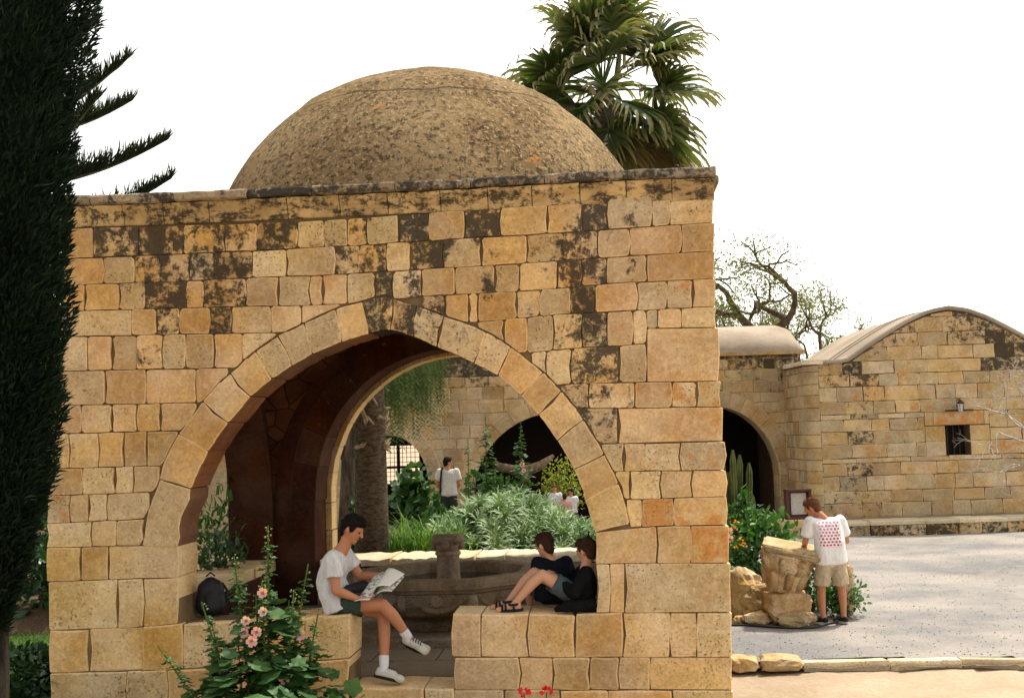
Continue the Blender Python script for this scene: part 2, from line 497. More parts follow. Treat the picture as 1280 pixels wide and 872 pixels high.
class MB:
    def __init__(s):
        s.v, s.f = [], []

    def add(s, vs_, fs):
        k = len(s.v)
        s.v.extend([tuple(map(float, q)) for q in vs_])
        s.f.extend([tuple(i + k for i in f) for f in fs])
        return s

    def box(s, c, d, rot=None, taper=1.0):
        x, y, z = d[0] / 2, d[1] / 2, d[2] / 2
        P = [(-x, -y, -z), (x, -y, -z), (x, y, -z), (-x, y, -z)] + \
            [(a * taper, b * taper, z) for a, b in ((-x, -y), (x, -y), (x, y), (-x, y))]
        M = Matrix.Translation(c)
        if rot is not None:
            M = M @ (rot.to_4x4() if hasattr(rot, 'to_4x4') else Matrix(rot).to_4x4())
        return s.add([M @ Vector(q) for q in P],
                     [(3, 2, 1, 0), (4, 5, 6, 7), (0, 1, 5, 4), (1, 2, 6, 5), (2, 3, 7, 6), (3, 0, 4, 7)])

    def tube(s, path, rad, n=8, cap=True, squash=None):
        path = [np.asarray(q, float) for q in path]
        if not hasattr(rad, '__len__'): rad = [rad] * len(path)
        rings = []
        prev = None
        for i, q in enumerate(path):
            d = path[min(i + 1, len(path) - 1)] - path[max(i - 1, 0)]
            if np.linalg.norm(d) < 1e-9: d = np.array([0, 0, 1.])
            d, a, b = basis(d)
            b = np.cross(d, a)
            if prev is not None:
                a = prev - d * (prev @ d)
                if np.linalg.norm(a) < 1e-6: a = basis(d)[1]
                a /= np.linalg.norm(a); b = np.cross(d, a)
            prev = a
            rings.append([q + (a * math.cos(t) + b * math.sin(t)) * rad[i] for t in np.linspace(0, 2 * math.pi, n, endpoint=False)])
        vs_ = [p for r in rings for p in r]
        fs = [(i * n + j, i * n + (j + 1) % n, (i + 1) * n + (j + 1) % n, (i + 1) * n + j)
              for i in range(len(rings) - 1) for j in range(n)]
        if cap:
            fs += [tuple(range(n - 1, -1, -1)), tuple((len(rings) - 1) * n + j for j in range(n))]
        return s.add(vs_, fs)

    def ball(s, c, r, n=12, m=8, rot=None):
        if not hasattr(r, '__len__'): r = (r, r, r)
        vs_ = []
        for i in range(m + 1):
            th = math.pi * i / m
            for j in range(n):
                ph = 2 * math.pi * j / n
                q = Vector((math.sin(th) * math.cos(ph) * r[0], math.sin(th) * math.sin(ph) * r[1], math.cos(th) * r[2]))
                if rot is not None: q = rot @ q
                vs_.append(q + Vector(c))
        fs = [(i * n + j, (i + 1) * n + j, (i + 1) * n + (j + 1) % n, i * n + (j + 1) % n) for i in range(m) for j in range(n)]
        return s.add(vs_, fs)

    def cap(s, a, ra, b, rb, n=10):
        """a tapered capsule"""
        a = np.asarray(a, float); b = np.asarray(b, float)
        d = b - a
        L = np.linalg.norm(d)
        if L < 1e-6: return s.ball(a, ra, n, 8)
        d = d / L
        path, rad = [], []
        for t in (0.02, .3, .6, .85): path.append(a - d * ra * math.cos(t * math.pi / 2)); rad.append(ra * math.sin(t * math.pi / 2))
        path.append(a); rad.append(ra); path.append(b); rad.append(rb)
        for t in (.85, .6, .3, .02): path.append(b + d * rb * math.cos(t * math.pi / 2)); rad.append(rb * math.sin(t * math.pi / 2))
        return s.tube(path, rad, n)

    def lathe(s, prof, n=24, phase=0.0, c=(0, 0, 0), cap=True):
        vs_ = [(c[0] + r * math.cos(2 * math.pi * (j + phase) / n), c[1] + r * math.sin(2 * math.pi * (j + phase) / n), c[2] + z)
               for r, z in prof for j in range(n)]
        fs = [(i * n + j, i * n + (j + 1) % n, (i + 1) * n + (j + 1) % n, (i + 1) * n + j) for i in range(len(prof) - 1) for j in range(n)]
        if cap:
            fs += [tuple(range(n - 1, -1, -1)), tuple((len(prof) - 1) * n + j for j in range(n))]
        return s.add(vs_, fs)

    def prism(s, poly, O, A, B, Nn, d0, d1):
        """polygon (a,b) in the plane O,A,B pushed from d0 to d1 along Nn"""
        O, A, B, Nn = (np.asarray(q, float) for q in (O, A, B, Nn))
        n = len(poly)
        v0 = [O + A * a + B * b + Nn * d0 for a, b in poly]
        v1 = [O + A * a + B * b + Nn * d1 for a, b in poly]
        return s.add(v0 + v1, [tuple(range(n)), tuple(range(2 * n - 1, n - 1, -1))] +
                     [(i, n + i, n + (i + 1) % n, (i + 1) % n) for i in range(n)])

    def mesh(s, name, mat, smooth=False):
        me = bpy.data.meshes.new(name)
        me.from_pydata(s.v, [], s.f)
        me.materials.append(MAT[mat] if isinstance(mat, str) else mat)
        me.update()
        if smooth:
            me.polygons.foreach_set('use_smooth', [True] * len(me.polygons))
        return me

    def build(s, name, mat, parent=None, smooth=False, loc=None, rot=None, fix=True):
        me = s.mesh(name, mat, smooth)
        if fix:
            bm = bmesh.new(); bm.from_mesh(me)
            bmesh.ops.recalc_face_normals(bm, faces=bm.faces)
            bm.to_mesh(me); bm.free()
        return link(name, me, parent, loc, rot)

def scatter(name, tv, tf, P, X, Z, S, mat, parent=None, tint=None, along=None, smooth=False):
    """many copies of one small leaf in one mesh. P base points, X leaf direction, Z leaf normal, S (n,) or (n,3) size"""
    tv = np.asarray(tv, float); tf = np.asarray(tf, int)
    P, X, Z = (np.asarray(q, float) for q in (P, X, Z))
    X = X / np.linalg.norm(X, axis=1, keepdims=True)
    Y = np.cross(Z, X)
    ln = np.linalg.norm(Y, axis=1, keepdims=True)
    Y = np.where(ln > 1e-6, Y / np.maximum(ln, 1e-6), np.cross(np.array([0.3, .5, .8]), X))
    Zn = np.cross(X, Y)
    S = np.asarray(S, float)
    if S.ndim == 1: S = np.repeat(S[:, None], 3, 1)
    n, k = len(P), len(tv)
    V = (P[:, None, :] + tv[None, :, 0, None] * (X * S[:, :1])[:, None, :] + tv[None, :, 1, None] * (Y * S[:, 1:2])[:, None, :]
         + tv[None, :, 2, None] * (Zn * S[:, 2:3])[:, None, :]).reshape(-1, 3)
    F = (tf[None] + (np.arange(n) * k)[:, None, None]).reshape(-1, tf.shape[1])
    me = bpy.data.meshes.new(name)
    me.vertices.add(len(V)); me.vertices.foreach_set('co', V.ravel())
    w = F.shape[1]
    me.loops.add(F.size); me.loops.foreach_set('vertex_index', F.ravel())
    me.polygons.add(len(F))
    me.polygons.foreach_set('loop_start', np.arange(len(F)) * w)
    me.polygons.foreach_set('loop_total', np.full(len(F), w))
    if smooth: me.polygons.foreach_set('use_smooth', np.ones(len(F), bool))
    me.update(calc_edges=True)
    me.materials.append(MAT[mat])
    if tint is None: tint = rng.random(n)
    a = me.attributes.new('tint', 'FLOAT', 'POINT'); a.data.foreach_set('value', np.repeat(tint, k))
    a = me.attributes.new('along', 'FLOAT', 'POINT'); a.data.foreach_set('value', np.tile(tv[:, 0] / max(tv[:, 0].max(), 1e-6), n))
    if parent == 'mesh': return me
    return link(name, me, parent)

DIAMOND = ([(0, 0, 0), (.5, .5, .06), (1, 0, -.05), (.5, -.5, .06)], [(0, 3, 2, 1)])
OVAL = ([(0, 0, 0), (.28, .36, .05), (.65, .34, .05), (1, 0, -.08), (.65, -.34, .05), (.28, -.36, .05)], [(0, 5, 4, 3), (0, 3, 2, 1)])
NEEDLE = ([(0, .5, 0), (0, -.5, 0), (1, 0, 0)], [(0, 1, 2)])
STRAP = ([(0, .5, 0), (0, -.5, 0), (.35, .5, .10), (.35, -.5, .10), (.7, .36, .10), (.7, -.36, .10), (1, .04, -.04), (1, -.04, -.04)],
         [(0, 1, 3, 2), (2, 3, 5, 4), (4, 5, 7, 6)])
def lobed():
    v = [(0.0, 0, 0)]
    m = 15
    for i in range(m):
        t = -2.5 + 5.0 * i / (m - 1)
        r = .52 * (1 - .10 * abs(t)) * (1.0 + .16 * math.cos(t * 5)) + .02
        v.append((.28 + r * math.cos(t), r * math.sin(t), .10 * math.cos(t * 5) * .6 - .10 * r))
    v.append((.28, 0, -.03))
    return v, [(m + 1, i, i + 1) for i in range(1, m)] + [(m + 1, m, 0), (m + 1, 0, 1)]
LOBED = lobed()
PETAL = ([(0, 0, 0), (.45, .42, .22), (1, .30, .35), (1, -.30, .35), (.45, -.42, .22)], [(0, 4, 3), (0, 3, 2), (0, 2, 1)])

def unit(n, zlo=-1, zhi=1):
    z = rng.uniform(zlo, zhi, n); t = rng.uniform(0, 2 * math.pi, n); r = np.sqrt(np.maximum(0, 1 - z * z))
    return np.stack([r * np.cos(t), r * np.sin(t), z], 1)

def stone_mesh(poly, O, A, B, Nn, depth, bevel=.016, proud=0.0, mat='stone', jit=.006, name='stone', seed=0, rough=0.0, worn=0.0):
    """a dressed stone: polygon on the plane (O,A,B), outward normal Nn; arrises worn round, back buried by `depth`"""
    rr = random.Random(seed)
    if worn:
        q2 = []
        m = len(poly)
        for i in range(m):
            a, b, c = poly[i - 1], poly[i], poly[(i + 1) % m]
            l0 = math.hypot(a[0] - b[0], a[1] - b[1]); l1 = math.hypot(c[0] - b[0], c[1] - b[1])
            w0 = worn * rr.uniform(.5, 1.6); t0 = min(.3, w0 / max(l0, 1e-6)); t1 = min(.3, worn * rr.uniform(.5, 1.6) / max(l1, 1e-6))
            q2.append((b[0] + (a[0] - b[0]) * t0, b[1] + (a[1] - b[1]) * t0)); q2.append((b[0] + (c[0] - b[0]) * t1, b[1] + (c[1] - b[1]) * t1))
            if l1 > .16: q2.append(((b[0] + c[0]) / 2 + rr.uniform(-.02, .02), (b[1] + c[1]) / 2))
        poly = q2
    if rough:
        q2 = []
        for i in range(len(poly)):
            a, b = poly[i], poly[(i + 1) % len(poly)]
            q2.append(a)
            L = math.hypot(b[0] - a[0], b[1] - a[1])
            k = int(L / rough)
            for t in range(1, k):
                f = t / k
                q2.append((a[0] + (b[0] - a[0]) * f + rr.uniform(-1, 1) * jit, a[1] + (b[1] - a[1]) * f + rr.uniform(-1, 1) * jit))
        poly = q2
    poly = [(a + rr.uniform(-jit, jit), b + rr.uniform(-jit, jit)) for a, b in poly]
    n = len(poly)
    cx = sum(a for a, b in poly) / n; cy_ = sum(b for a, b in poly) / n
    O, A, B, Nn = (np.asarray(q, float) for q in (O, A, B, Nn))
    def ring(pts, d):
        return [O + A * a + B * b + Nn * d for a, b in pts]
    def inset(pts, t):
        out = []
        for a, b in pts:
            l = math.hypot(a - cx, b - cy_); k = max(0.2, (l - t * 1.3) / l) if l > 1e-6 else 1
            out.append((cx + (a - cx) * k, cy_ + (b - cy_) * k))
        return out
    proud += rr.uniform(-.004, .007)
    mid = inset(poly, bevel * .35); inn = inset(poly, bevel * 1.15)
    v = ring(poly, -depth) + ring(poly, -bevel * 1.0 + proud) + ring(mid, -bevel * .25 + proud) + \
        [q + Nn * rr.uniform(-.003, .003) for q in ring(inn, proud)]
    f = []
    for k in range(3):
        for i in range(n):
            j = (i + 1) % n
            f.append((k * n + i, k * n + j, (k + 1) * n + j, (k + 1) * n + i))
    f.append(tuple(3 * n + i for i in range(n)))
    f.append(tuple(range(n - 1, -1, -1)))
    me = bpy.data.meshes.new(name)
    me.from_pydata([tuple(q) for q in v], [], f)
    a = me.attributes.new('edge', 'FLOAT', 'POINT')
    a.data.foreach_set('value', [0.5] * n + [1.0] * n + [0.8] * n + [0.0] * n)
    me.materials.append(MAT[mat])
    me.update()
    bm = bmesh.new(); bm.from_mesh(me); bmesh.ops.recalc_face_normals(bm, faces=bm.faces); bm.to_mesh(me); bm.free()
    return me

def rock_mesh(name, size, seed, mat='rubble', rough=.32, sub=3, flat=0.0):
    bm = bmesh.new()
    bmesh.ops.create_icosphere(bm, subdivisions=sub, radius=1.0)
    off = Vector((seed * 3.1, seed * 1.7, seed * .9))
    for v in bm.verts:
        q = v.co.copy()
        m = max(abs(q.x), abs(q.y), abs(q.z))
        q = q * (1 - flat) + q / m * flat * .85
        d = mnoise.fractal(v.co * 1.3 + off, 1.0, 2.0, 4) * rough + (.5 - abs(mnoise.noise(v.co * 3.1 + off))) * rough * .35 + mnoise.noise(v.co * 8 + off) * rough * .12
        q = q * (1 + d)
        v.co = Vector((q.x * size[0] / 2, q.y * size[1] / 2, q.z * size[2] / 2))
    me = bpy.data.meshes.new(name)
    bm.to_mesh(me); bm.free()
    me.materials.append(MAT[mat])
    return me

# ------------------------------------------------------------------ measured stones of the front wall: (outline in metres, lichen plus lower-left dirt and painted shade, rust)
STONES = [
 ([(-2.894,4.232),(-2.632,4.227),(-2.631,4.491),(-2.893,4.483)],1,0),
 ([(-2.621,4.227),(-2.214,4.227),(-2.212,4.483),(-2.62,4.491)],8,0),
 ([(-2.203,4.227),(-1.813,4.227),(-1.81,4.473),(-2.201,4.483)],7,0),
 ([(-1.802,4.227),(-1.429,4.227),(-1.425,4.464),(-1.799,4.473)],6,0),
 ([(-1.418,4.227),(-1.14,4.228),(-1.136,4.462),(-1.414,4.464)],6,0),
 ([(-1.129,4.228),(-0.788,4.23),(-0.784,4.463),(-1.125,4.462)],8,0),
 ([(-0.777,4.23),(-0.545,4.232),(-0.54,4.464),(-0.773,4.463)],4,0),
 ([(-0.534,4.232),(-0.338,4.233),(-0.333,4.465),(-0.529,4.464)],3,0),
 ([(-0.328,4.233),(-0.16,4.236),(-0.155,4.469),(-0.322,4.465)],6,0),
 ([(-0.15,4.236),(0.116,4.241),(0.122,4.476),(-0.144,4.469)],3,0),
 ([(0.126,4.242),(0.384,4.247),(0.39,4.482),(0.132,4.476)],9,0),
 ([(0.395,4.247),(0.7,4.253),(0.707,4.491),(0.401,4.483)],2,0),
 ([(0.711,4.253),(1.015,4.258),(1.022,4.496),(0.718,4.491)],9,0),
 ([(1.026,4.258),(1.419,4.264),(1.427,4.503),(1.033,4.496)],3,0),
 ([(1.429,4.264),(1.723,4.269),(1.732,4.517),(1.437,4.503)],3,0),
 ([(1.733,4.269),(1.944,4.274),(1.953,4.527),(1.742,4.517)],9,0),
 ([(1.954,4.274),(2.321,4.283),(2.332,4.546),(1.963,4.528)],2,0),
 ([(2.332,4.283),(2.475,4.287),(2.486,4.553),(2.342,4.546)],1,0),
 ([(2.485,4.287),(2.846,4.295),(2.857,4.554),(2.496,4.554)],2,0),
 ([(-2.896,3.995),(-2.546,3.99),(-2.544,4.218),(-2.894,4.224)],2,0),
 ([(-2.535,3.99),(-2.26,3.987),(-2.258,4.219),(-2.533,4.218)],1,0),
 ([(-2.249,3.987),(-2.034,3.985),(-2.032,4.219),(-2.247,4.219)],5,0),
 ([(-2.023,3.985),(-1.758,3.986),(-1.755,4.219),(-2.021,4.219)],6,0),
 ([(-1.747,3.986),(-1.541,3.987),(-1.537,4.219),(-1.744,4.219)],7,0),
 ([(-1.53,3.987),(-1.194,3.988),(-1.191,4.219),(-1.526,4.219)],6,0),
 ([(-1.184,3.988),(-0.886,3.988),(-0.881,4.221),(-1.18,4.22)],1,0),
 ([(-0.875,3.988),(-0.45,3.987),(-0.445,4.224),(-0.871,4.221)],0,0),
 ([(-0.44,3.987),(-0.237,3.987),(-0.232,4.226),(-0.435,4.224)],6,0),
 ([(-0.226,3.988),(0.004,3.992),(0.01,4.231),(-0.221,4.226)],6,0),
 ([(0.014,3.992),(0.215,3.995),(0.222,4.235),(0.02,4.231)],2,0),
 ([(0.226,3.996),(0.511,4.001),(0.518,4.241),(0.232,4.235)],7,0),
 ([(0.521,4.001),(0.84,4.006),(0.847,4.247),(0.528,4.241)],4,0),
 ([(0.85,4.006),(1.23,4.013),(1.238,4.253),(0.858,4.247)],2,0),
 ([(1.24,4.013),(1.549,4.028),(1.557,4.258),(1.248,4.253)],6,0),
 ([(1.559,4.028),(1.845,4.032),(1.854,4.264),(1.567,4.258)],6,0),
 ([(1.856,4.033),(2.12,4.037),(2.129,4.27),(1.864,4.264)],2,0),
 ([(2.13,4.037),(2.564,4.044),(2.574,4.281),(2.139,4.27)],1,1),
 ([(2.574,4.045),(2.846,4.049),(2.856,4.287),(2.584,4.281)],0,1),
 ([(-2.912,3.759),(-2.717,3.756),(-2.715,3.984),(-2.91,3.987)],2,0),
 ([(-2.706,3.756),(-2.401,3.753),(-2.399,3.98),(-2.704,3.983)],1,0),
 ([(-2.391,3.753),(-2.168,3.75),(-2.166,3.977),(-2.389,3.98)],4,0),
 ([(-2.157,3.75),(-1.79,3.747),(-1.787,3.977),(-2.155,3.977)],7,0),
 ([(-1.779,3.746),(-1.638,3.744),(-1.635,3.978),(-1.776,3.977)],4,0),
 ([(-1.627,3.744),(-1.256,3.739),(-1.252,3.98),(-1.624,3.978)],5,0),
 ([(-1.245,3.738),(-0.962,3.729),(-0.958,3.979),(-1.241,3.98)],1,0),
 ([(-0.951,3.729),(-0.677,3.72),(-0.671,3.979),(-0.947,3.979)],1,0),
 ([(-0.666,3.72),(-0.57,3.721),(-0.564,3.978),(-0.661,3.979)],1,1),
 ([(-0.559,3.721),(-0.349,3.726),(-0.344,3.978),(-0.554,3.978)],1,0),
 ([(-0.339,3.726),(-0.309,3.727),(-0.1,3.776),(-0.096,3.981),(-0.333,3.978)],2,0),
 ([(-0.09,3.778),(-0.035,3.787),(-0.017,3.786),(0.055,3.76),(0.06,3.984),(-0.085,3.982)],9,0),
 ([(0.065,3.756),(0.095,3.747),(0.308,3.759),(0.314,3.989),(0.071,3.984)],5,0),
 ([(0.318,3.76),(0.603,3.769),(0.609,3.994),(0.324,3.989)],1,0),
 ([(0.613,3.769),(0.944,3.771),(0.951,4.0),(0.619,3.994)],4,0),
 ([(0.955,3.771),(1.16,3.773),(1.167,4.003),(0.962,4.0)],2,0),
 ([(1.17,3.773),(1.492,3.781),(1.5,4.017),(1.178,4.004)],4,0),
 ([(1.503,3.782),(1.699,3.793),(1.707,4.022),(1.511,4.018)],7,0),
 ([(1.71,3.794),(1.913,3.806),(1.921,4.025),(1.718,4.022)],6,0),
 ([(1.923,3.806),(2.262,3.81),(2.27,4.031),(1.931,4.025)],3,0),
 ([(2.272,3.81),(2.839,3.813),(2.849,4.041),(2.281,4.031)],0,2),
 ([(-2.928,3.531),(-2.287,3.521),(-2.285,3.743),(-2.926,3.751)],0,0),
 ([(-2.276,3.52),(-2.061,3.518),(-2.059,3.741),(-2.274,3.743)],1,0),
 ([(-2.05,3.517),(-1.858,3.515),(-1.855,3.739),(-2.048,3.741)],6,0),
 ([(-1.847,3.515),(-1.584,3.508),(-1.58,3.735),(-1.845,3.739)],2,0),
 ([(-1.573,3.508),(-1.389,3.503),(-1.386,3.732),(-1.57,3.735)],7,0),
 ([(-1.378,3.503),(-1.031,3.494),(-1.027,3.723),(-1.375,3.732)],1,0),
 ([(-1.02,3.494),(-0.922,3.494),(-0.758,3.563),(-0.755,3.714),(-1.016,3.722)],1,1),
 ([(-0.747,3.567),(-0.455,3.688),(-0.414,3.699),(-0.413,3.716),(-0.744,3.714)],0,1),
 ([(0.316,3.673),(0.507,3.589),(0.511,3.758),(0.318,3.751)],6,0),
 ([(0.517,3.585),(0.689,3.524),(0.714,3.522),(0.721,3.762),(0.522,3.758)],1,0),
 ([(0.725,3.521),(0.794,3.519),(0.801,3.762),(0.732,3.762)],2,0),
 ([(0.805,3.519),(1.132,3.538),(1.139,3.764),(0.812,3.762)],3,0),
 ([(1.142,3.538),(1.333,3.551),(1.34,3.769),(1.149,3.764)],4,0),
 ([(1.343,3.551),(1.602,3.563),(1.609,3.779),(1.35,3.769)],3,0),
 ([(1.612,3.563),(1.808,3.562),(1.816,3.792),(1.62,3.78)],8,0),
 ([(1.818,3.562),(2.164,3.565),(2.173,3.801),(1.826,3.792)],2,0),
 ([(2.174,3.565),(2.422,3.568),(2.432,3.803),(2.183,3.801)],1,2),
 ([(2.433,3.568),(2.64,3.571),(2.649,3.804),(2.442,3.803)],1,3),
 ([(2.65,3.571),(2.836,3.573),(2.846,3.805),(2.659,3.804)],0,2),
 ([(-2.944,3.225),(-2.691,3.221),(-2.689,3.518),(-2.942,3.523)],1,0),
 ([(-2.68,3.221),(-2.472,3.218),(-2.469,3.515),(-2.678,3.518)],0,0),
 ([(-2.461,3.218),(-2.246,3.216),(-2.243,3.511),(-2.458,3.515)],0,1),
 ([(-2.235,3.216),(-2.007,3.213),(-2.003,3.508),(-2.232,3.511)],5,0),
 ([(-1.996,3.213),(-1.804,3.208),(-1.8,3.505),(-1.992,3.508)],1,0),
 ([(-1.793,3.208),(-1.552,3.203),(-1.548,3.499),(-1.789,3.505)],1,0),
 ([(-1.541,3.202),(-1.355,3.199),(-1.324,3.223),(-1.293,3.252),(-1.289,3.492),(-1.537,3.498)],0,0),
 ([(-1.282,3.263),(-0.988,3.463),(-0.988,3.484),(-1.278,3.492)],0,0),
 ([(0.8,3.471),(1.015,3.35),(1.02,3.523),(0.801,3.511)],1,0),
 ([(1.025,3.343),(1.141,3.249),(1.164,3.238),(1.212,3.24),(1.221,3.535),(1.031,3.524)],3,0),
 ([(1.222,3.24),(1.433,3.251),(1.443,3.55),(1.232,3.536)],3,0),
 ([(1.443,3.252),(1.688,3.266),(1.698,3.554),(1.453,3.55)],6,0),
 ([(1.698,3.266),(1.9,3.268),(1.91,3.555),(1.708,3.554)],7,0),
 ([(1.91,3.268),(2.118,3.273),(2.129,3.557),(1.921,3.555)],3,2),
 ([(2.129,3.273),(2.234,3.277),(2.245,3.558),(2.139,3.557)],1,2),
 ([(2.249,3.407),(2.334,3.406),(2.34,3.559),(2.255,3.558)],1,1),
 ([(2.345,3.405),(2.538,3.401),(2.544,3.562),(2.351,3.559)],1,2),
 ([(2.548,3.401),(2.835,3.395),(2.842,3.565),(2.555,3.562)],0,2),
 ([(2.238,2.951),(2.832,2.938),(2.851,3.386),(2.256,3.399)],0,3),
 ([(-2.967,2.927),(-2.54,2.919),(-2.537,3.211),(-2.966,3.217)],2,1),
 ([(-2.529,2.918),(-2.169,2.911),(-2.166,3.206),(-2.527,3.211)],1,0),
 ([(-2.158,2.911),(-1.714,2.907),(-1.71,3.198),(-2.155,3.206)],1,0),
 ([(-1.703,2.907),(-1.669,2.906),(-1.493,3.086),(-1.423,3.136),(-1.423,3.192),(-1.7,3.198)],0,0),
 ([(1.254,3.155),(1.357,3.069),(1.371,3.053),(1.377,3.24),(1.257,3.233)],2,0),
 ([(1.381,3.042),(1.456,2.958),(1.481,2.951),(1.584,2.959),(1.594,3.252),(1.388,3.241)],3,0),
 ([(1.595,2.96),(1.991,2.955),(2.002,3.261),(1.605,3.253)],7,0),
 ([(2.001,2.955),(2.222,2.951),(2.234,3.269),(2.012,3.261)],1,1),
 ([(-2.991,2.673),(-2.76,2.672),(-2.759,2.914),(-2.989,2.92)],0,1),
 ([(-2.749,2.672),(-2.476,2.671),(-2.474,2.909),(-2.748,2.914)],0,3),
 ([(-2.465,2.671),(-2.251,2.669),(-2.249,2.905),(-2.463,2.909)],0,1),
 ([(-2.24,2.669),(-2.042,2.668),(-2.039,2.902),(-2.238,2.904)],0,0),
 ([(-2.031,2.667),(-1.849,2.666),(-1.71,2.849),(-1.709,2.898),(-2.028,2.901)],0,0),
 ([(1.494,2.915),(1.607,2.768),(1.635,2.745),(1.724,2.743),(1.731,2.951),(1.495,2.943)],6,0),
 ([(1.734,2.742),(2.111,2.733),(2.119,2.945),(1.741,2.951)],6,0),
 ([(2.122,2.733),(2.429,2.728),(2.438,2.938),(2.13,2.945)],0,3),
 ([(2.439,2.728),(2.638,2.725),(2.647,2.934),(2.448,2.938)],0,5),
 ([(2.648,2.724),(2.843,2.721),(2.852,2.93),(2.657,2.934)],0,4),
 ([(-3.021,2.365),(-2.872,2.365),(-2.87,2.664),(-3.02,2.666)],0,1),
 ([(-2.861,2.365),(-2.602,2.366),(-2.6,2.663),(-2.859,2.664)],0,2),
 ([(-2.591,2.366),(-2.37,2.366),(-2.367,2.662),(-2.589,2.663)],0,1),
 ([(-2.359,2.366),(-2.164,2.365),(-2.161,2.66),(-2.357,2.662)],0,0),
 ([(-2.153,2.364),(-2.04,2.363),(-2.001,2.409),(-1.885,2.63),(-1.885,2.658),(-2.15,2.66)],0,0),
 ([(1.666,2.678),(1.789,2.472),(1.831,2.44),(1.961,2.438),(1.972,2.728),(1.668,2.736)],6,0),
 ([(1.971,2.438),(2.847,2.43),(2.859,2.713),(1.982,2.728)],1,2),
 ([(-3.044,2.134),(-2.742,2.134),(-2.741,2.357),(-3.043,2.357)],0,2),
 ([(-2.731,2.134),(-2.452,2.134),(-2.45,2.358),(-2.73,2.357)],0,0),
 ([(-2.441,2.134),(-2.285,2.136),(-2.283,2.357),(-2.439,2.358)],0,0),
 ([(-2.275,2.136),(-2.115,2.138),(-2.082,2.173),(-2.05,2.242),(-2.048,2.355),(-2.272,2.357)],0,0),
 ([(1.829,2.396),(1.926,2.202),(2.003,2.201),(2.012,2.429),(1.83,2.432)],1,0),
 ([(2.013,2.2),(2.179,2.197),(2.188,2.425),(2.022,2.429)],1,0),
 ([(2.189,2.197),(2.482,2.193),(2.491,2.42),(2.198,2.425)],0,3),
 ([(2.492,2.193),(2.85,2.188),(2.86,2.422),(2.501,2.42)],0,4),
 ([(-3.067,1.889),(-2.86,1.892),(-2.858,2.126),(-3.066,2.126)],0,3),
 ([(-2.849,1.893),(-2.693,1.895),(-2.691,2.126),(-2.848,2.126)],0,2),
 ([(-2.682,1.895),(-2.526,1.899),(-2.524,2.126),(-2.68,2.126)],0,0),
 ([(-2.515,1.899),(-2.198,1.907),(-2.145,2.001),(-2.143,2.129),(-2.513,2.126)],0,0),
 ([(1.94,2.158),(1.997,1.985),(2.013,1.964),(2.045,1.963),(2.053,2.191),(1.941,2.194)],1,0),
 ([(2.055,1.963),(2.308,1.96),(2.317,2.187),(2.064,2.191)],0,1),
 ([(2.318,1.96),(2.573,1.963),(2.582,2.183),(2.327,2.187)],0,4),
 ([(2.583,1.963),(2.854,1.966),(2.863,2.179),(2.592,2.183)],0,2),
 ([(-3.072,1.676),(-2.665,1.677),(-2.664,1.887),(-3.071,1.881)],0,1),
 ([(-2.654,1.677),(-2.441,1.677),(-2.439,1.893),(-2.653,1.887)],0,0),
 ([(-2.43,1.677),(-2.233,1.676),(-2.2,1.72),(-2.198,1.899),(-2.429,1.893)],0,0),
 ([(2.019,1.892),(2.033,1.796),(2.048,1.729),(2.137,1.729),(2.146,1.954),(2.022,1.955)],1,2),
 ([(2.147,1.729),(2.402,1.73),(2.411,1.953),(2.156,1.954)],0,8),
 ([(2.413,1.73),(2.85,1.725),(2.86,1.958),(2.422,1.953)],0,5),
 ([(-3.07,1.38),(-2.769,1.385),(-2.767,1.668),(-3.068,1.668)],1,0),
 ([(-2.758,1.385),(-2.523,1.388),(-2.521,1.669),(-2.756,1.668)],1,0),
 ([(-2.512,1.388),(-1.899,1.389),(-1.895,1.667),(-2.51,1.669)],0,0),
 ([(1.741,1.427),(2.249,1.42),(2.261,1.722),(1.75,1.686)],1,3),
 ([(2.259,1.42),(2.534,1.416),(2.546,1.72),(2.271,1.722)],0,1),
 ([(2.544,1.416),(2.853,1.412),(2.866,1.717),(2.556,1.72)],0,7),
 ([(-3.057,0.961),(-2.44,0.966),(-2.437,1.38),(-3.055,1.372)],2,0),
 ([(-2.429,0.966),(-2.214,0.975),(-2.21,1.38),(-2.426,1.38)],2,0),
 ([(-2.203,0.976),(-1.903,0.993),(-1.899,1.38),(-2.199,1.38)],1,0),
 ([(1.733,1.019),(1.837,1.018),(1.852,1.418),(1.747,1.419)],2,0),
 ([(1.847,1.018),(1.965,1.016),(1.98,1.416),(1.862,1.418)],1,0),
 ([(1.975,1.016),(2.852,1.003),(2.869,1.404),(1.99,1.416)],1,2),
 ([(-3.052,0.592),(-2.702,0.595),(-2.699,0.955),(-3.05,0.953)],3,0),  # left stones from here down: stain stands for dirt and painted plant shade
 ([(-2.691,0.595),(-2.222,0.599),(-2.218,0.967),(-2.688,0.956)],3,0),
 ([(-2.211,0.599),(-1.858,0.613),(-1.854,0.988),(-2.207,0.967)],2,0),
 ([(-1.848,0.613),(-1.356,0.633),(-1.35,1.004),(-1.843,0.988)],2,0),
 ([(-1.345,0.633),(-0.787,0.656),(-0.779,1.023),(-1.339,1.005)],1,0),
 ([(-0.776,0.656),(-0.689,0.66),(-0.681,1.027),(-0.769,1.024)],1,0),
 ([(-0.678,0.66),(-0.396,0.671),(-0.388,1.038),(-0.671,1.027)],1,0),
 ([(0.498,0.67),(0.741,0.666),(0.751,1.026),(0.508,1.034)],1,0),
 ([(0.751,0.666),(1.14,0.66),(1.151,1.012),(0.762,1.025)],1,2),
 ([(1.15,0.659),(1.534,0.653),(1.547,1.003),(1.161,1.012)],1,1),
 ([(1.545,0.653),(1.938,0.647),(1.951,1.008),(1.557,1.003)],1,1),
 ([(1.948,0.646),(2.332,0.64),(2.346,1.003),(1.961,1.008)],1,1),
